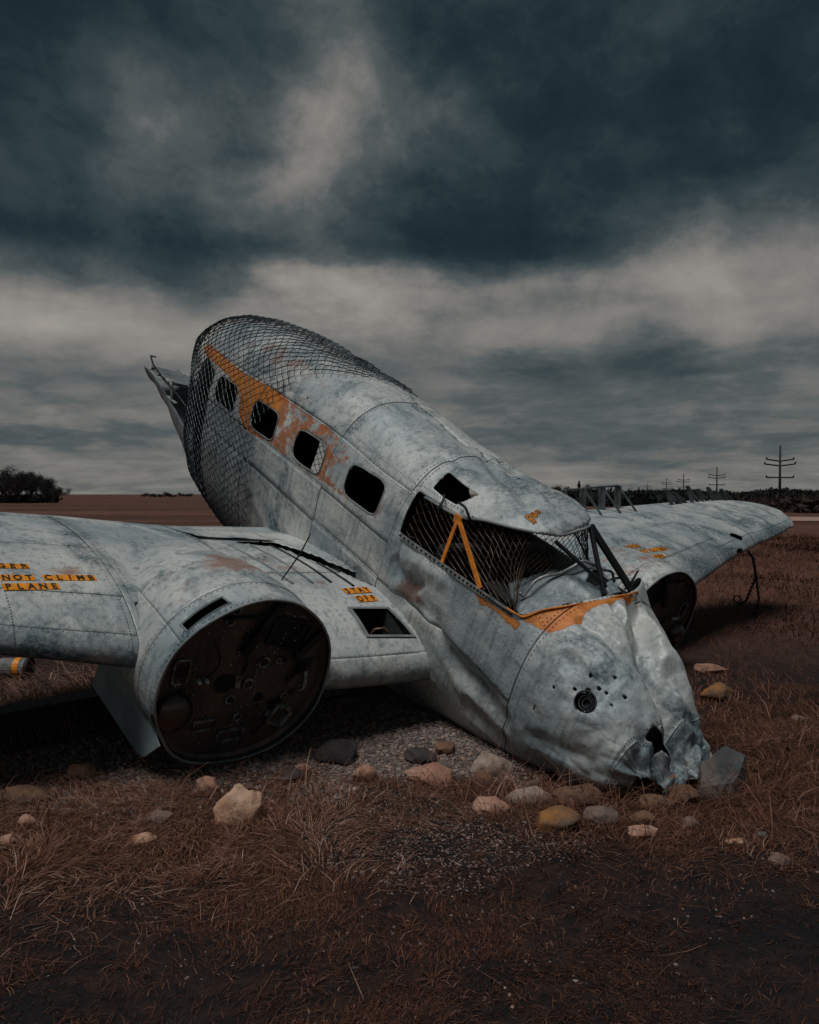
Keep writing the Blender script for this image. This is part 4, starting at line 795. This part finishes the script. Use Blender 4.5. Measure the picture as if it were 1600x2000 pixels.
# ------------------------------------------------------------------ rocks
def rock_mat(name,c1,c2,c3):
    m,N,b=mat(name,.85,0,.25); o=N.put('ShaderNodeTexCoord').outputs['Object']; n=N.noise(o,5,7,.65); n2=N.noise(o,28,6,.7); n3=N.noise(N.vm('ADD',o,(4,4,4)),2.2,5,.6)
    c=N.mix(N.step(n,.38,.62),c1,c2); c=N.mix(N.m('MULTIPLY',N.step(n3,.52,.66),.8),c,c3); c=N.mix(N.m('MULTIPLY',N.step(n2,.56,.7),.6),c,tuple(q_*.35 for q_ in c2)); N.l.new(c,b.inputs['Base Color'])
    N.l.new(N.bump(N.m('ADD',n,N.m('MULTIPLY',n2,.5)),.7,.03),b.inputs['Normal']); return m
RM=dict(pink=rock_mat('pink_granite',(.42,.215,.15),(.25,.12,.085),(.48,.30,.22)),pale=rock_mat('pale_pink_stone',(.60,.40,.29),(.42,.25,.17),(.50,.24,.13)),dark=rock_mat('dark_basalt',(.050,.040,.042),(.028,.024,.027),(.08,.06,.055)),
 brown=rock_mat('brown_stone',(.16,.085,.055),(.085,.048,.034),(.24,.13,.08)),grey=rock_mat('grey_stone',(.19,.132,.112),(.10,.076,.068),(.26,.17,.135)),lichen=rock_mat('orange_lichen_stone',(.27,.125,.05),(.11,.08,.065),(.40,.165,.035)),slab=rock_mat('slate_slab',(.105,.110,.112),(.055,.06,.064),(.15,.115,.10)),speck=rock_mat('speckled_conglomerate',(.36,.26,.21),(.17,.12,.10),(.46,.36,.30)))
_b=bmesh.new(); bmesh.ops.create_icosphere(_b,subdivisions=4,radius=1); IV=np.array([v.co for v in _b.verts]); IF=np.array([[v.index for v in f.verts] for f in _b.faces]); _b.free()
def rock(px,py,wp,hp,mk,label,seed,rough=.25,flat=4,rot=None,lift=0.0,depth=1.0,facet=5):
    g=gpix(px,py); dpt=g[1]; w_=wp/1539*dpt; h_=hp/1539*dpt*1.02; r=np.random.default_rng(seed)
    V=IV*(1+rough*fbm(IV*1.2+seed*3.1,4,seed)[:,None]*1.3)
    for _ in range(facet):
        n_=r.normal(size=3); n_/=np.linalg.norm(n_); dd=r.uniform(.48,.84); s=V@n_-dd; V=V-np.clip(s,0,9)[:,None]*n_*.85
    V=V*(1+.14*fbm(IV*3+seed,4,seed+5)[:,None]-.05*np.abs(fbm(IV*6+seed,3,seed+7))[:,None]+.02*fbm(IV*14+seed,3,seed+9)[:,None]); a_=r.uniform(0,6.28) if rot is None else rot; c_,s_=math.cos(a_),math.sin(a_)
    V=np.stack([V[:,0]*c_-V[:,1]*s_,V[:,0]*s_+V[:,1]*c_,V[:,2]],-1); ext=V.max(0)-V.min(0); V=(V-(V.max(0)+V.min(0))/2)/ext*np.array([w_,w_*.85*depth,h_*1.30]); V[:,2]+=h_*.20+lift
    o=link('rock',raw('rock',V,IF,RM[mk],smooth=True)); o.location=(g[0],g[1]+w_*.40*depth,float(gh(g[0],g[1]+w_*.3))); return tag(o,label,'rock')
RK=[(645,1494,102,46,'dark','flat dark oval stone on gravel right of the round engine firewall'),(713,1526,54,38,'pink','rounded salmon-pink stone beside the flat dark oval stone'),(838,1534,100,42,'pink','long two-lobed salmon stone lying before the fuselage belly'),
(822,1490,66,30,'dark','low dark round stone in shade just behind the long salmon stone'),(965,1506,92,46,'speck','jagged pale speckled conglomerate rock against the underside of the nose'),(945,1528,52,28,'brown','small brownish-pink stone leaning below the jagged speckled rock'),
(458,1612,98,84,'pale','largest pale peach boulder, lumpy and cracked, in dry grass'),(402,1552,52,38,'pink','half-buried pink round stone just behind the largest peach boulder'),(150,1525,54,36,'brown','dark brown round stone at the gravel edge under the wing'),
(275,1650,52,26,'pale','small pale peach stone sunk in matted straw'),(45,1616,48,24,'pink','small wedge-shaped peach stone poking out of straw'),(8,1652,44,22,'pink','low orange-pink stone at the outer edge of the straw'),(36,1578,95,42,'brown','broad dark brown stone with an orange side near the timber beam'),
(1096,1630,92,46,'lichen','rounded stone covered in bright orange lichen'),(1036,1568,102,30,'speck','long pale grey-pink stone in front of the nose seam'),(963,1594,76,32,'pink','smooth pinkish-tan stone in straw beside the bare dirt patch'),(1180,1616,72,40,'grey','grey sloping stone next to the orange lichen stone'),
(1258,1615,48,26,'brown','dull reddish stone behind a low pale stone in the straw'),(1262,1642,64,20,'pink','low pale pink stone nearly buried in straw'),(1442,1656,36,16,'pale','tiny pale pink stone on the dark soil'),
(1322,1545,62,56,'lichen','orange-brown stone wedged under the torn nose tip'),(1372,1528,70,48,'pink','reddish angular stone wedged behind the slate slab'),(1345,1570,80,50,'brown','dark brown rounded stone at the foot of the torn nose'),(1410,1512,66,42,'brown','dark brown stone tucked beneath the crumpled nose corner'),
(1414,1372,78,40,'lichen','round tan-orange stone standing in the field beside the nose'),(1398,1316,70,18,'pink','low flat pinkish stone in the field below the far engine'),(1572,1410,46,12,'grey','low grey stone in the dry field'),(590,1512,36,22,'pink','small orange-pink stone on gravel between dark stones'),(568,1532,46,26,'dark','small dark grey stone in grass at the gravel edge'),
(1352,1622,42,24,'grey','small dark grey stone in straw before the slate slab'),(870,1472,42,24,'brown','small brown stone in the shade of the fuselage belly'),(1140,1572,120,36,'brown','wide dark brown stone the nose is resting on'),(1490,1640,30,14,'slab','small bluish stone on dark soil'),(1535,1692,60,14,'grey','flat grey stone lying flush with the dark soil'),(1290,1580,70,34,'brown','flat reddish-brown stone under the hanging strip of torn nose skin'),(300,1612,60,24,'grey','dull grey stone half hidden by straw beside the largest peach boulder')]
for i,(px,py,w_,h_,mk,lb) in enumerate(RK): rock(px,py,w_,h_,mk,lb,i+11,rough=.42 if mk in('speck','pale') else .30,facet=13)
# slate slab : an angular tilted block
g=gpix(1425,1556); s=g[1]/1539; pts=[(-62,0,0),(10,10,-6),(66,70,8),(30,95,5),(-40,60,0)]; bm=bmesh.new()
lo=[bm.verts.new((x*s,y*s*1.1,-.03)) for x,y,_ in pts]; hi=[bm.verts.new(((x*.92+6)*s,(y*1.05+8)*s,(16+y*.42+(10 if x>20 else 0))*s)) for x,y,z in pts]
bm.faces.new(hi); bm.faces.new(lo[::-1])
for i in range(5): bm.faces.new((lo[i],lo[(i+1)%5],hi[(i+1)%5],hi[i]))
bmesh.ops.subdivide_edges(bm,edges=bm.edges[:],cuts=7,use_grid_fill=True); bmesh.ops.triangulate(bm,faces=bm.faces[:])
for v in bm.verts:
    p=np.array(v.co); v.co=Vector(p+.010*np.array([float(fbm(p*9,3,1)),float(fbm(p*9+5,3,2)),float(fbm(p*np.array([4,4,16])+9,3,3))]))
me=bpy.data.meshes.new('rock'); bm.to_mesh(me); bm.free(); me.materials.append(RM['slab']); o=link('rock',me); o.location=(g[0],g[1],0); tag(o,'large angular blue-grey slate slab tilted against the nose stones','rock')
# ------------------------------------------------------------------ gravel
def in_tri(n): return
def gravel(name,cx,cy,sx,sy,n,smin,smax,seed,parent=None):
    r=np.random.default_rng(seed); x=cx+sx*r.uniform(-1,1,n*2); y=cy+sy*r.uniform(-1,1,n*2); e=((x-cx)/sx)**2+((y-cy)/sy)**2+.7*fbm(np.stack([x*1.4,y*1.4,0*x],-1),3,seed); ok=e<.75; x,y=x[ok][:n],y[ok][:n]; n=len(x)
    B=np.array([(1,0,0),(-1,0,0),(0,1,0),(0,-1,0),(0,0,1),(0,0,-1)],float); Fo=np.array([(0,2,4),(2,1,4),(1,3,4),(3,0,4),(2,0,5),(1,2,5),(3,1,5),(0,3,5)])
    s=smin+(smax-smin)*r.random(n)**2.5; V=B[None]*(1+.45*r.normal(size=(n,6,1))).clip(.5,1.6); a_=r.uniform(0,6.28,n); c_,s_=np.cos(a_),np.sin(a_)
    V=np.stack([V[...,0]*c_[:,None]-V[...,1]*s_[:,None],V[...,0]*s_[:,None]+V[...,1]*c_[:,None],V[...,2]*.65+.25*V[...,0]*r.normal(size=(n,1))],-1)*s[:,None,None]
    V+=np.stack([x,y,gh(x,y)+s*.25],-1)[:,None]; T=Fo[None]+6*np.arange(n)[:,None,None]; t_=np.repeat(r.random(n),6)
    return tag(link(name,raw(name,V.reshape(-1,3),T.reshape(-1,3),M['gravel'],{'tint':t_})),kind='stuff')
def gravel_mat():
    m,N,b=mat('gravel_stone',.85,0,.25); t=N.attr('tint'); c=N.ramp(t,[(0,(.08,.066,.066)),(.25,(.19,.145,.13)),(.5,(.16,.148,.15)),(.7,(.32,.20,.155)),(.88,(.26,.20,.175)),(1,(.36,.29,.255))]); N.l.new(c,b.inputs['Base Color']); return m
M['gravel']=gravel_mat()
tag(gravel('gravel',-1.15,5.2,2.4,1.5,26000,.006,.017,5),'crushed grey and pink gravel spread under the wing and engine','gravel')
tag(gravel('gravel',.15,3.95,1.0,.9,7000,.003,.008,6),'sparse fine pebbles on the bare dirt before the nose','gravel')
tag(gravel('gravel',-.2,3.3,2.2,1.0,700,.003,.008,8),'scattered pebbles on the dark foreground soil','gravel')
# ------------------------------------------------------------------ dry grass
def grass_mat():
    m,N,b=mat('dry_grass',.8,0,.2); t=N.attr('tint'); c=N.ramp(t,[(0,(.026,.0125,.010)),(.25,(.078,.030,.017)),(.5,(.165,.070,.042)),(.75,(.31,.165,.118)),(1,(.47,.31,.24))]); N.l.new(c,b.inputs['Base Color']); return m
M['grass']=grass_mat()
def blades(name,x,y,L,W,tilt,tint,seed,curl=.6,az=None,z0=None):
    """curved tapering blades: L length, tilt from vertical (rad)"""
    r=np.random.default_rng(seed); n=len(x); az=r.uniform(0,2*math.pi,n) if az is None else az; z=gh(x,y) if z0 is None else z0
    D=np.stack([np.cos(az),np.sin(az)],-1); Sd=np.stack([-np.sin(az),np.cos(az)],-1); side=r.normal(0,.25,n); V=np.zeros((n,7,3)); 
    for k,(t,wf) in enumerate(((0,1.),(.45,.9),(.8,.55),(1.,0))):
        an=tilt+curl*t*r.uniform(.5,1.2,n); hor=L*t*np.sin(np.minimum(an,1.75)); ver=L*t*np.cos(np.minimum(an,1.50)); bx=D*hor[:,None]+Sd*(side*L*t*t)[:,None]
        c=np.stack([x+bx[:,0],y+bx[:,1],z+np.maximum(ver,.002)-.002+(.004 if t else 0)],-1); wd=np.concatenate([Sd,np.zeros((n,1))],1)*(W*wf/2)[:,None]
        if k<3: V[:,2*k]=c-wd; V[:,2*k+1]=c+wd
        else: V[:,6]=c
    Fo=np.array([(0,1,3),(0,3,2),(2,3,5),(2,5,4),(4,5,6)]); T=Fo[None]+7*np.arange(n)[:,None,None]
    return link(name,raw(name,V.reshape(-1,3),T.reshape(-1,3),M['grass'],{'tint':np.repeat(np.clip(tint,0,1),7)}))
def scatter(n,y0,y1,seed,wide=.60,pw=1.0):
    r=np.random.default_rng(seed); y=np.sqrt(r.uniform(y0**(2*pw),y1**(2*pw),n))**(1/pw); x=y*r.uniform(-wide,wide,n); return x,y,r
PLANEI=(np.stack([Fv,Sv,Uv]))
def under_plane(x,y):
    P=(np.stack([x,y,0*x],-1)-Ov)@PLANEI.T; F_,S_=P[...,0],P[...,1]; U_=P[...,2]
    return ((np.abs(S_)<.55)&(F_>-1.2)&(F_<1.5))
def dens(x,y):
    """density of long straw: beds at left and around the nose"""
    nz=fbm(np.stack([x*1.3,y*1.3,0*x],-1),3,201)*.5
    d=np.maximum.reduce([1.15*np.exp(-((x+1.55)/1.05)**2-((y-3.78)/.52)**2),1.15*np.exp(-((x-1.75)/1.1)**2-((y-4.0)/.42)**2),.9*np.exp(-((x-2.6)/.7)**2-((y-4.7)/.7)**2),.75*np.exp(-((x-.35)/.5)**2-((y-4.25)/.18)**2)]); return d+nz*d
GX=[]
x,y,r=scatter(260000,2.3,6.0,1); d=dens(x,y); ok=(r.random(len(x))<d*.75)&~under_plane(x,y)&~((x<.6)&(y>4.42)); x,y=x[ok],y[ok]; d=d[ok]; n=len(x)
gr_=lambda pts,g_: None
L=r.uniform(.04,.16,n); tag(blades('straw',x,y,L,r.uniform(.0018,.0036,n),r.normal(1.2,.25,n).clip(.3,1.5),.50+.22*r.normal(size=n)-.16*(x>.3)+.10*fbm(np.stack([x*3,y*3,0*x],-1),2,7),2,.5,az=7*fbm(np.stack([x*1.7,y*1.7,0*x],-1),2,17)+r.normal(0,.55,n)),'matted dry straw lying around the stones','grass',kind='stuff')
# straw caught against the stones
GXX=[];GYY=[]
for (px,py,w_,h_,mk,lb) in RK:
    g=gpix(px,py+2); k=int(40+w_*1.6); GXX.append(g[0]+r.normal(0,w_/1539*g[1]*.42,k)); GYY.append(g[1]+r.normal(-.01,.035,k)+.25*np.abs(r.normal(0,w_/1539*g[1]*.3,k)))
x,y=np.concatenate(GXX),np.concatenate(GYY); ok=~((x<.7)&(y>4.4)&(r.random(len(x))<.85)); x,y=x[ok],y[ok]; n=len(x)
tag(blades('stone_straw',x,y,r.uniform(.03,.12,n),r.uniform(.0018,.0034,n),r.normal(.9,.4,n).clip(.1,1.5),.42+.2*r.normal(size=n),33,.6),'dry straw tufts caught against the scattered stones','grass',kind='stuff')
# upright weeds catching the nose and the stones
x=np.concatenate([r.normal(.9,.55,700),r.normal(1.9,.6,900),r.normal(-.7,.9,500),r.normal(2.6,.4,500)]); y=np.concatenate([r.normal(4.12,.13,700),r.normal(4.1,.25,900),r.normal(4.0,.25,500),r.normal(4.6,.5,500)]); ok=~under_plane(x,y); x,y=x[ok],y[ok]; n=len(x)
tag(blades('weeds',x,y,r.uniform(.12,.34,n),r.uniform(.0025,.0042,n),r.normal(.75,.35,n).clip(.05,1.4),.40+.2*r.normal(size=n),3,.7),'long bent dry stems around the nose','grass',kind='stuff')
# low dead turf and moss over the foreground
x,y,r=scatter(370000,2.1,6.5,4,.74); nz=fbm(np.stack([x*1.6,y*1.6,0*x],-1),4,301); nz2=fbm(np.stack([x*7,y*7,0*x],-1),2,311); ok=(r.random(len(x))<np.clip(.52+1.3*nz+.7*nz2,0.16,1))&~under_plane(x,y)&~((x<.5)&(y>4.45))&(np.hypot((x-.15)/.8,(y-3.95)/.75)>.9+.3*nz); x,y,nz=x[ok],y[ok],nz[ok]; n=len(x)
tag(blades('dead_turf',x,y,r.uniform(.008,.052,n),r.uniform(.0016,.0032,n),r.normal(.95,.4,n).clip(0,1.5),.20+.13*r.normal(size=n)+.10*nz+.30*(r.random(n)<.07),5,.6,az=6*fbm(np.stack([x*2.5,y*2.5,0*x],-1),2,27)+r.normal(0,.9,n)),'short brown dead turf and moss on the foreground soil','grass',kind='stuff')
# tufts
nt=55; tx,ty,r=scatter(nt,2.4,4.4,14); X_=[];Y_=[];A_=[]
for a_,b_ in zip(tx,ty):
    k=r.integers(8,26); an=r.uniform(0,6.28,k); X_.append(a_+.012*np.cos(an)); Y_.append(b_+.012*np.sin(an)); A_.append(an)
x,y,an=map(np.concatenate,(X_,Y_,A_)); n=len(x)
tag(blades('tufts',x,y,r.uniform(.03,.085,n),r.uniform(.002,.004,n),r.normal(1.0,.25,n).clip(.3,1.4),.33+.16*r.normal(size=n),15,.5,az=an),'star-shaped withered grass tufts on the foreground soil','grass',kind='stuff')
# loose single stems
n=110; x,y,r=scatter(n,2.4,5.0,16); tag(blades('loose_stems',x,y,r.uniform(.08,.30,n),r.uniform(.0016,.0026,n),np.full(n,1.46),.48+.15*r.normal(size=n),17,.05),'single long straw stems strewn over the soil','grass',kind='stuff')
# field grass to the right and behind
x,y,r=scatter(150000,5.5,30,20,.62,.75); nz=fbm(np.stack([x*.5,y*.5,0*x],-1),4,401); ok=(r.random(len(x))<np.clip(.75+.7*nz,.15,1))&~under_plane(x,y)&~((x<1.0)&(x>-4)&(y<7.2)); x,y,nz=x[ok],y[ok],nz[ok]; n=len(x); sc_=np.clip(y/7,1,3.2)
tag(blades('field_grass',x,y,r.uniform(.05,.13,n)*np.clip(sc_,1,1.6),r.uniform(.004,.007,n)*sc_,r.normal(.75,.4,n).clip(0,1.45),.30+.14*r.normal(size=n)+.20*nz,21,.6,az=6*fbm(np.stack([x*.6,y*.6,0*x],-1),2,18)+r.normal(0,.8,n)),'reddish-brown dead grass covering the open field','grass',kind='stuff')
# tall bent grass lying over the timber and under the near wing; paler tint stands in for light reaching there
x=r.uniform(-4.6,-1.5,26000); y=5.40+(x+2.0)*.95+r.gamma(1.4,.40,26000); ok=(y>3.6)&(y<8.6); x,y=x[ok],y[ok]; n=len(x)
tag(blades('tall_grass',x,y,r.uniform(.18,.48,n),r.uniform(.003,.006,n),r.normal(.75,.35,n).clip(.05,1.35),.72+.18*r.normal(size=n),23,.8,az=r.normal(-2.2,.9,n)),'tall bent orange-brown grass behind the black timber under the wing','grass',kind='stuff')
# ------------------------------------------------------------------ timber beam, canister, chain
def wood_mat():
    m,N,b=mat('tarred_timber',.75,0,.3); o=N.put('ShaderNodeTexCoord').outputs['Object']; n=N.noise(N.vm('MULTIPLY',o,(1.5,22,22)),1,6,.6); N.l.new(N.mix(n,(.007,.0075,.009),(.030,.028,.028)),b.inputs['Base Color']); N.l.new(N.bump(n,.8,.02),b.inputs['Normal']); return m
a_=gpix(0,1475); b_=gpix(225,1424); d_=(b_-a_)/np.linalg.norm(b_-a_); p0=a_-d_*1.6; p1=b_+d_*.5; Lb=np.linalg.norm(p1-p0)
bm=bmesh.new(); bmesh.ops.create_cube(bm,size=1); bmesh.ops.scale(bm,vec=(Lb,.24,.25),verts=bm.verts); bmesh.ops.bevel(bm,geom=bm.edges[:],offset=.018,segments=2,affect='EDGES'); bmesh.ops.subdivide_edges(bm,edges=[e for e in bm.edges if e.calc_length()>1],cuts=40)
for v in bm.verts: p=np.array(v.co); v.co=Vector(p+.008*np.array([0,float(fbm(p*np.array([2,6,6]),3,1)),float(fbm(p*np.array([2,6,6])+7,3,2))]))
me=bpy.data.meshes.new('timber_beam'); bm.to_mesh(me); bm.free(); me.materials.append(wood_mat()); o=link('timber_beam',me); mid=(p0+p1)/2; nrm=np.array([-d_[1],d_[0],0]); o.location=Vector(mid+nrm*.12+np.array([0,0,.118])); o.rotation_euler=(0,0,math.atan2(d_[1],d_[0])); tag(o,'black tarred timber beam lying on gravel under the near wing','beam')
M['dullw']=simple('dirty_white_paint',(.20,.20,.19),.7,0,.5,9)
cg=np.array([-3.40,6.75,-.02]); CN=empty('striped_drum',cg); CN.scale=(.7,.7,.7); tag(CN,'small white drum with an orange band lying under the near wing','drum')
for nm,x0,x1,rr,mt in (('drum_body',-.16,.02,.12,M['dullw']),('orange_band',.02,.09,.123,M['tile']),('drum_end',.09,.16,.12,M['dullw']),('dark_rim',.16,.20,.128,M['black'])): MB().tube([(x0,0,.15),(x1-.001,0,.15)],rr,20).build(nm,mt,CN,False)
hay=[]
def chain(name,pts,label,lk=.055,wr=.0065):
    E_=empty(name,tuple(pts[0])); tag(E_,label,'chain'); pts=np.array(pts); seg=np.r_[0,np.cumsum(np.linalg.norm(np.diff(pts,axis=0),axis=1))]; n=int(seg[-1]/(lk*.72)); t=np.linspace(0,2*math.pi,15); prof=np.stack([.5*lk*np.cos(t),.28*lk*np.sin(t),0*t],-1); mb=MB().tube(prof,wr,5,False); me=None
    for i in range(n):
        s_=(i+.5)/n*seg[-1]; p=np.array([np.interp(s_,seg,pts[:,k]) for k in range(3)]); q_=np.array([np.interp(min(s_+.02,seg[-1]),seg,pts[:,k]) for k in range(3)])-np.array([np.interp(max(s_-.02,0),seg,pts[:,k]) for k in range(3)])
        if me is None: o=mb.build('link',M['dark'],E_,True); me=o.data
        else: o=link('link',me,E_)
        rt=Vector(q_).to_track_quat('X','Z').to_matrix().to_4x4()@Matrix.Rotation(math.pi/2*(i%2)+.3,4,'X'); o.matrix_parent_inverse=Matrix.Identity(4); o.matrix_basis=Matrix.Translation(Vector(p-pts[0]))@rt
    return E_
wp=toW(wpt(-1,np.array(4.75),np.array(-.83))); ga=gpix(1440,1196); ga2=gpix(1472,1204); kn=wp+(ga-wp)*.42+np.array([.16,0,.0])
chain('hanging_chain',[wp-np.array([0,0,.05]),wp*.7+kn*.3+np.array([.03,0,-.03]),kn,kn*.5+ga*.5+np.array([0,0,-.07]),ga+np.array([0,0,.1])],'rusty chain hanging from the far wing to a ground anchor')
chain('loose_chain',[kn,kn*.55+ga2*.45+np.array([.05,0,-.05]),ga2+np.array([.02,0,.02])],'loose chain end dangling to the grass beside the ground anchor')
AN=MB(); AN.tube([ga+np.array([0,0,-.05]),ga+np.array([0,0,.14])],.012,8); t=np.linspace(0,2*math.pi,17); AN.tube(ga+np.stack([.045*np.cos(t),0*t,.18+.045*np.sin(t)],-1),.010,6,False); tag(AN.build('ground_anchor',M['dark'],None,True),'dark iron eye stake in the grass holding the chain','anchor')
# ------------------------------------------------------------------ power poles
M['pole']=simple('grey_pole_wood',(.05,.048,.048),.85,0,.4,3)
def pole(x,y,ztop,label,detail=True):
    E_=empty('utility_pole',(x,y,-.05)); tag(E_,label,'utility pole','power poles along the road'); H=ztop+.05
    MB().tube([(0,0,0),(0,0,H)],[.17,.11],10).build('pole',M['pole'],E_,True)
    for k,(f_,w_) in enumerate(((.70,1.55),(.60,1.75),(.31,1.55))):
        z=H*.0+ztop-(1-f_)*5.3*1.0+.05
        m_=MB().bar((-w_,0,z-(.0 if k==2 else .0)),(0,0,z-(.22 if k<2 else 0)),.14,.16).bar((0,0,z-(.22 if k<2 else 0)),(w_,0,z),.14,.16); a2=m_.build('crossarm',M['pole'],E_)
        for sx in (-1,1): MB().tube([(sx*w_,0,z),(sx*w_,0,z+.18),(sx*w_,0,z+.26)],[.06,.12,.05],8).build('insulator',M['pole'],a2,True)
    return E_
PP=[(1523,870,'tall grey power pole standing closest to the road'),(1400,912,'second power pole from the road end of the line'),(1335,925,'third power pole along the line from the road'),(1302,933,'fourth power pole along the line, small in the distance'),(1265,942,'fifth power pole along the line, faint behind the conifers'),(1234,948,'sixth distant power pole beside the bare trees'),(1213,953,'farthest tiny power pole beside the bare trees')]
for px,py,lb in PP:
    d=5.55*1539/(965-py); pole((px-800)/1539*d,d,7.13,lb)
# ------------------------------------------------------------------ trees
M['bark']=simple('dark_bark',(.020,.017,.016),.9,0,.3,4); M['twig']=simple('bare_twigs',(.022,.019,.019),.9,0,.3,.6); M['needle']=simple('dark_conifer',(.012,.018,.017),.9,0,.4,.8); M['brush']=simple('brown_brush',(.045,.024,.018),.9,0,.5,.5)
def tree_proto(kind,seed):
    r=np.random.default_rng(seed); mb=MB(); V=[];T=[]
    if kind=='bare':
        tips=[]
        def grow(p,d,L,rad,lv):
            q_=p+d*L; mb.tube([p,(p+q_)/2+r.normal(0,.03,3)*L,q_],[rad,rad*.8,rad*.62],5,False)
            if lv==0: tips.append(q_); return
            for _ in range(4 if lv>1 else 5):
                dd=d+r.normal(0,.46,3); dd[2]=abs(dd[2])*.8+.10; dd/=np.linalg.norm(dd); s=r.uniform(.15 if lv>3 else .3,1.0); grow(p+d*L*s,dd,L*r.uniform(.50,.75),rad*.55,lv-1)
        grow(np.array([0,0,0.]),np.array([0,0,1.]),.42,.022,4)
        tips=np.array(tips); n=8
        C=(tips[:,None]+r.normal(0,.035,(len(tips),n,3))).reshape(-1,3)
        sz=.05
    else:
        mb.tube([(0,0,0),(0,0,.5),(0,0,1)],[.025,.015,.004],6); n=1500; z=r.random(n)**.8; w_=.26*(1-z)*(.7+.3*np.sin(z*40))+.01; a_=r.uniform(0,6.28,n); q_=w_*np.sqrt(r.random(n)); C=np.stack([q_*np.cos(a_),q_*np.sin(a_),.06+z*.94-.25*q_],-1); sz=.045
    n=len(C); d1=r.normal(size=(n,3)); d1/=np.linalg.norm(d1,axis=1,keepdims=True); d2=np.cross(d1,r.normal(size=(n,3))); d2/=np.linalg.norm(d2,axis=1,keepdims=True)
    w2=.008 if kind=='bare' else .02; V=np.stack([C-d1*sz*.5,C+d1*sz*.5,C+d2*w2],1).reshape(-1,3); T=np.arange(3*n).reshape(-1,3)
    tr=mb.build('trunk',M['bark'],None,True); crown=raw('crown',V,T,M['twig'] if kind=='bare' else M['needle']); tm=tr.data; bpy.data.objects.remove(tr); return tm,crown
PR={'bare':[tree_proto('bare',s) for s in (1,2,3)],'con':[tree_proto('con',s) for s in (5,6)]}
rt=np.random.default_rng(77)
def tree(kind,px,ptop,d,label,group,wd=1.0):
    h=(965-ptop)/1539*d+1.58; tm,cm=PR[kind][rt.integers(len(PR[kind]))]; nm='bare_tree' if kind=='bare' else 'conifer_tree'
    E_=empty(nm,((px-800)/1539*d,d,-.1 if d<300 else -h*.28)); tag(E_,label,'tree',group); E_.rotation_euler=(0,0,rt.uniform(0,6.28)); s=h*(1.12 if kind=='bare' else 1); E_.scale=(s*wd,s*wd,s); link('trunk',tm,E_); link('crown',cm,E_)
for px,pt,wd in ((4,906,1.2),(18,908,1.1),(30,904,1.2),(42,912,1.0),(50,905,1.1),(62,904,1.1),(-14,908,1.2),(70,912,1.0),(97,928,1.1),(107,934,1.1)): tree('bare',px,pt,150+rt.uniform(-14,14),'dark leafless tree in the clump at the edge of the open field','leafless trees in the field clump',wd)
for px,pt,wd in ((84,913,1.0),(36,915,1.1),(12,920,1.2),(58,918,1.1),(100,940,1.0),(112,942,1.0)): tree('bare',px,pt,146+rt.uniform(-10,10),'dark leafless tree in the clump at the edge of the open field','leafless trees in the field clump',wd)
for px in np.linspace(285,370,10): tree('bare',px+rt.uniform(-4,4),955+rt.uniform(-3,4)+abs(px-318)*.06,420,'tiny distant bush on the field horizon behind the fuselage','bushes on the far field horizon',1.6)
for px,pt in ((1083,941),(1095,938),(1105,943),(1118,940),(1152,941),(1163,940),(1175,944),(1190,952),(1205,955),(1130,945),(1075,948)): tree('bare',px,pt,130+rt.uniform(-10,10),'bare rounded tree behind the far wing root','bare trees behind the far wing root',1.2)
tree('con',1131,938,118,'dark pointed evergreen rising above the far wing root',None,1.3)
for px,pt in ((1248,950),(1241,956),(1256,957),(1352,955),(1367,953),(1318,958),(1308,963),(1385,960),(1335,960)): tree('con',px,pt,95+rt.uniform(-8,8),'small dark conifer between the distant power poles','conifers below the power line',1.1)
for px,pt in ((1463,957),(1478,956),(1492,956),(1504,957),(1540,960),(1556,961),(1575,960),(1592,958),(1610,957)): tree('bare',px,pt,190+rt.uniform(-15,15),'bare tree on the far side of the road','bare trees beyond the road',1.3)
def brush(name,x0,x1,y0,y1,n,h0,h1,m_,label,seed):
    r=np.random.default_rng(seed); x=r.uniform(x0,x1,n); y=r.uniform(y0,y1,n); hh=(h0+(h1-h0)*(.5+.5*fbm(np.stack([x*.12,y*.05,0*x],-1),3,seed)))*r.uniform(.1,1,n); C=np.stack([x,y,hh],-1); d1=r.normal(size=(n,3))*.35; d2=r.normal(size=(n,3))*.25; V=np.stack([C-d1,C+d1,C+d2],1).reshape(-1,3)
    tag(link(name,raw(name,V,np.arange(3*n).reshape(-1,3),m_)),label,'brush',kind='stuff')
brush('clump_undergrowth',-84,-67,144,152,2500,.2,1.8,M['twig'],'dark undergrowth between the trunks of the field clump',35)
brush('treeline',30,150,205,225,26000,.6,3.6,M['needle'],'low dark hedgerow running along the horizon right of the wreck',31)
brush('roadside_brush',33,75,66,88,16000,.2,1.5,M['brush'],'dark brown brush along the far side of the road',33)
brush('mid_brush',24,62,100,118,16000,.2,2.3,M['needle'],'dark scrub below the power line behind the far wing',34)
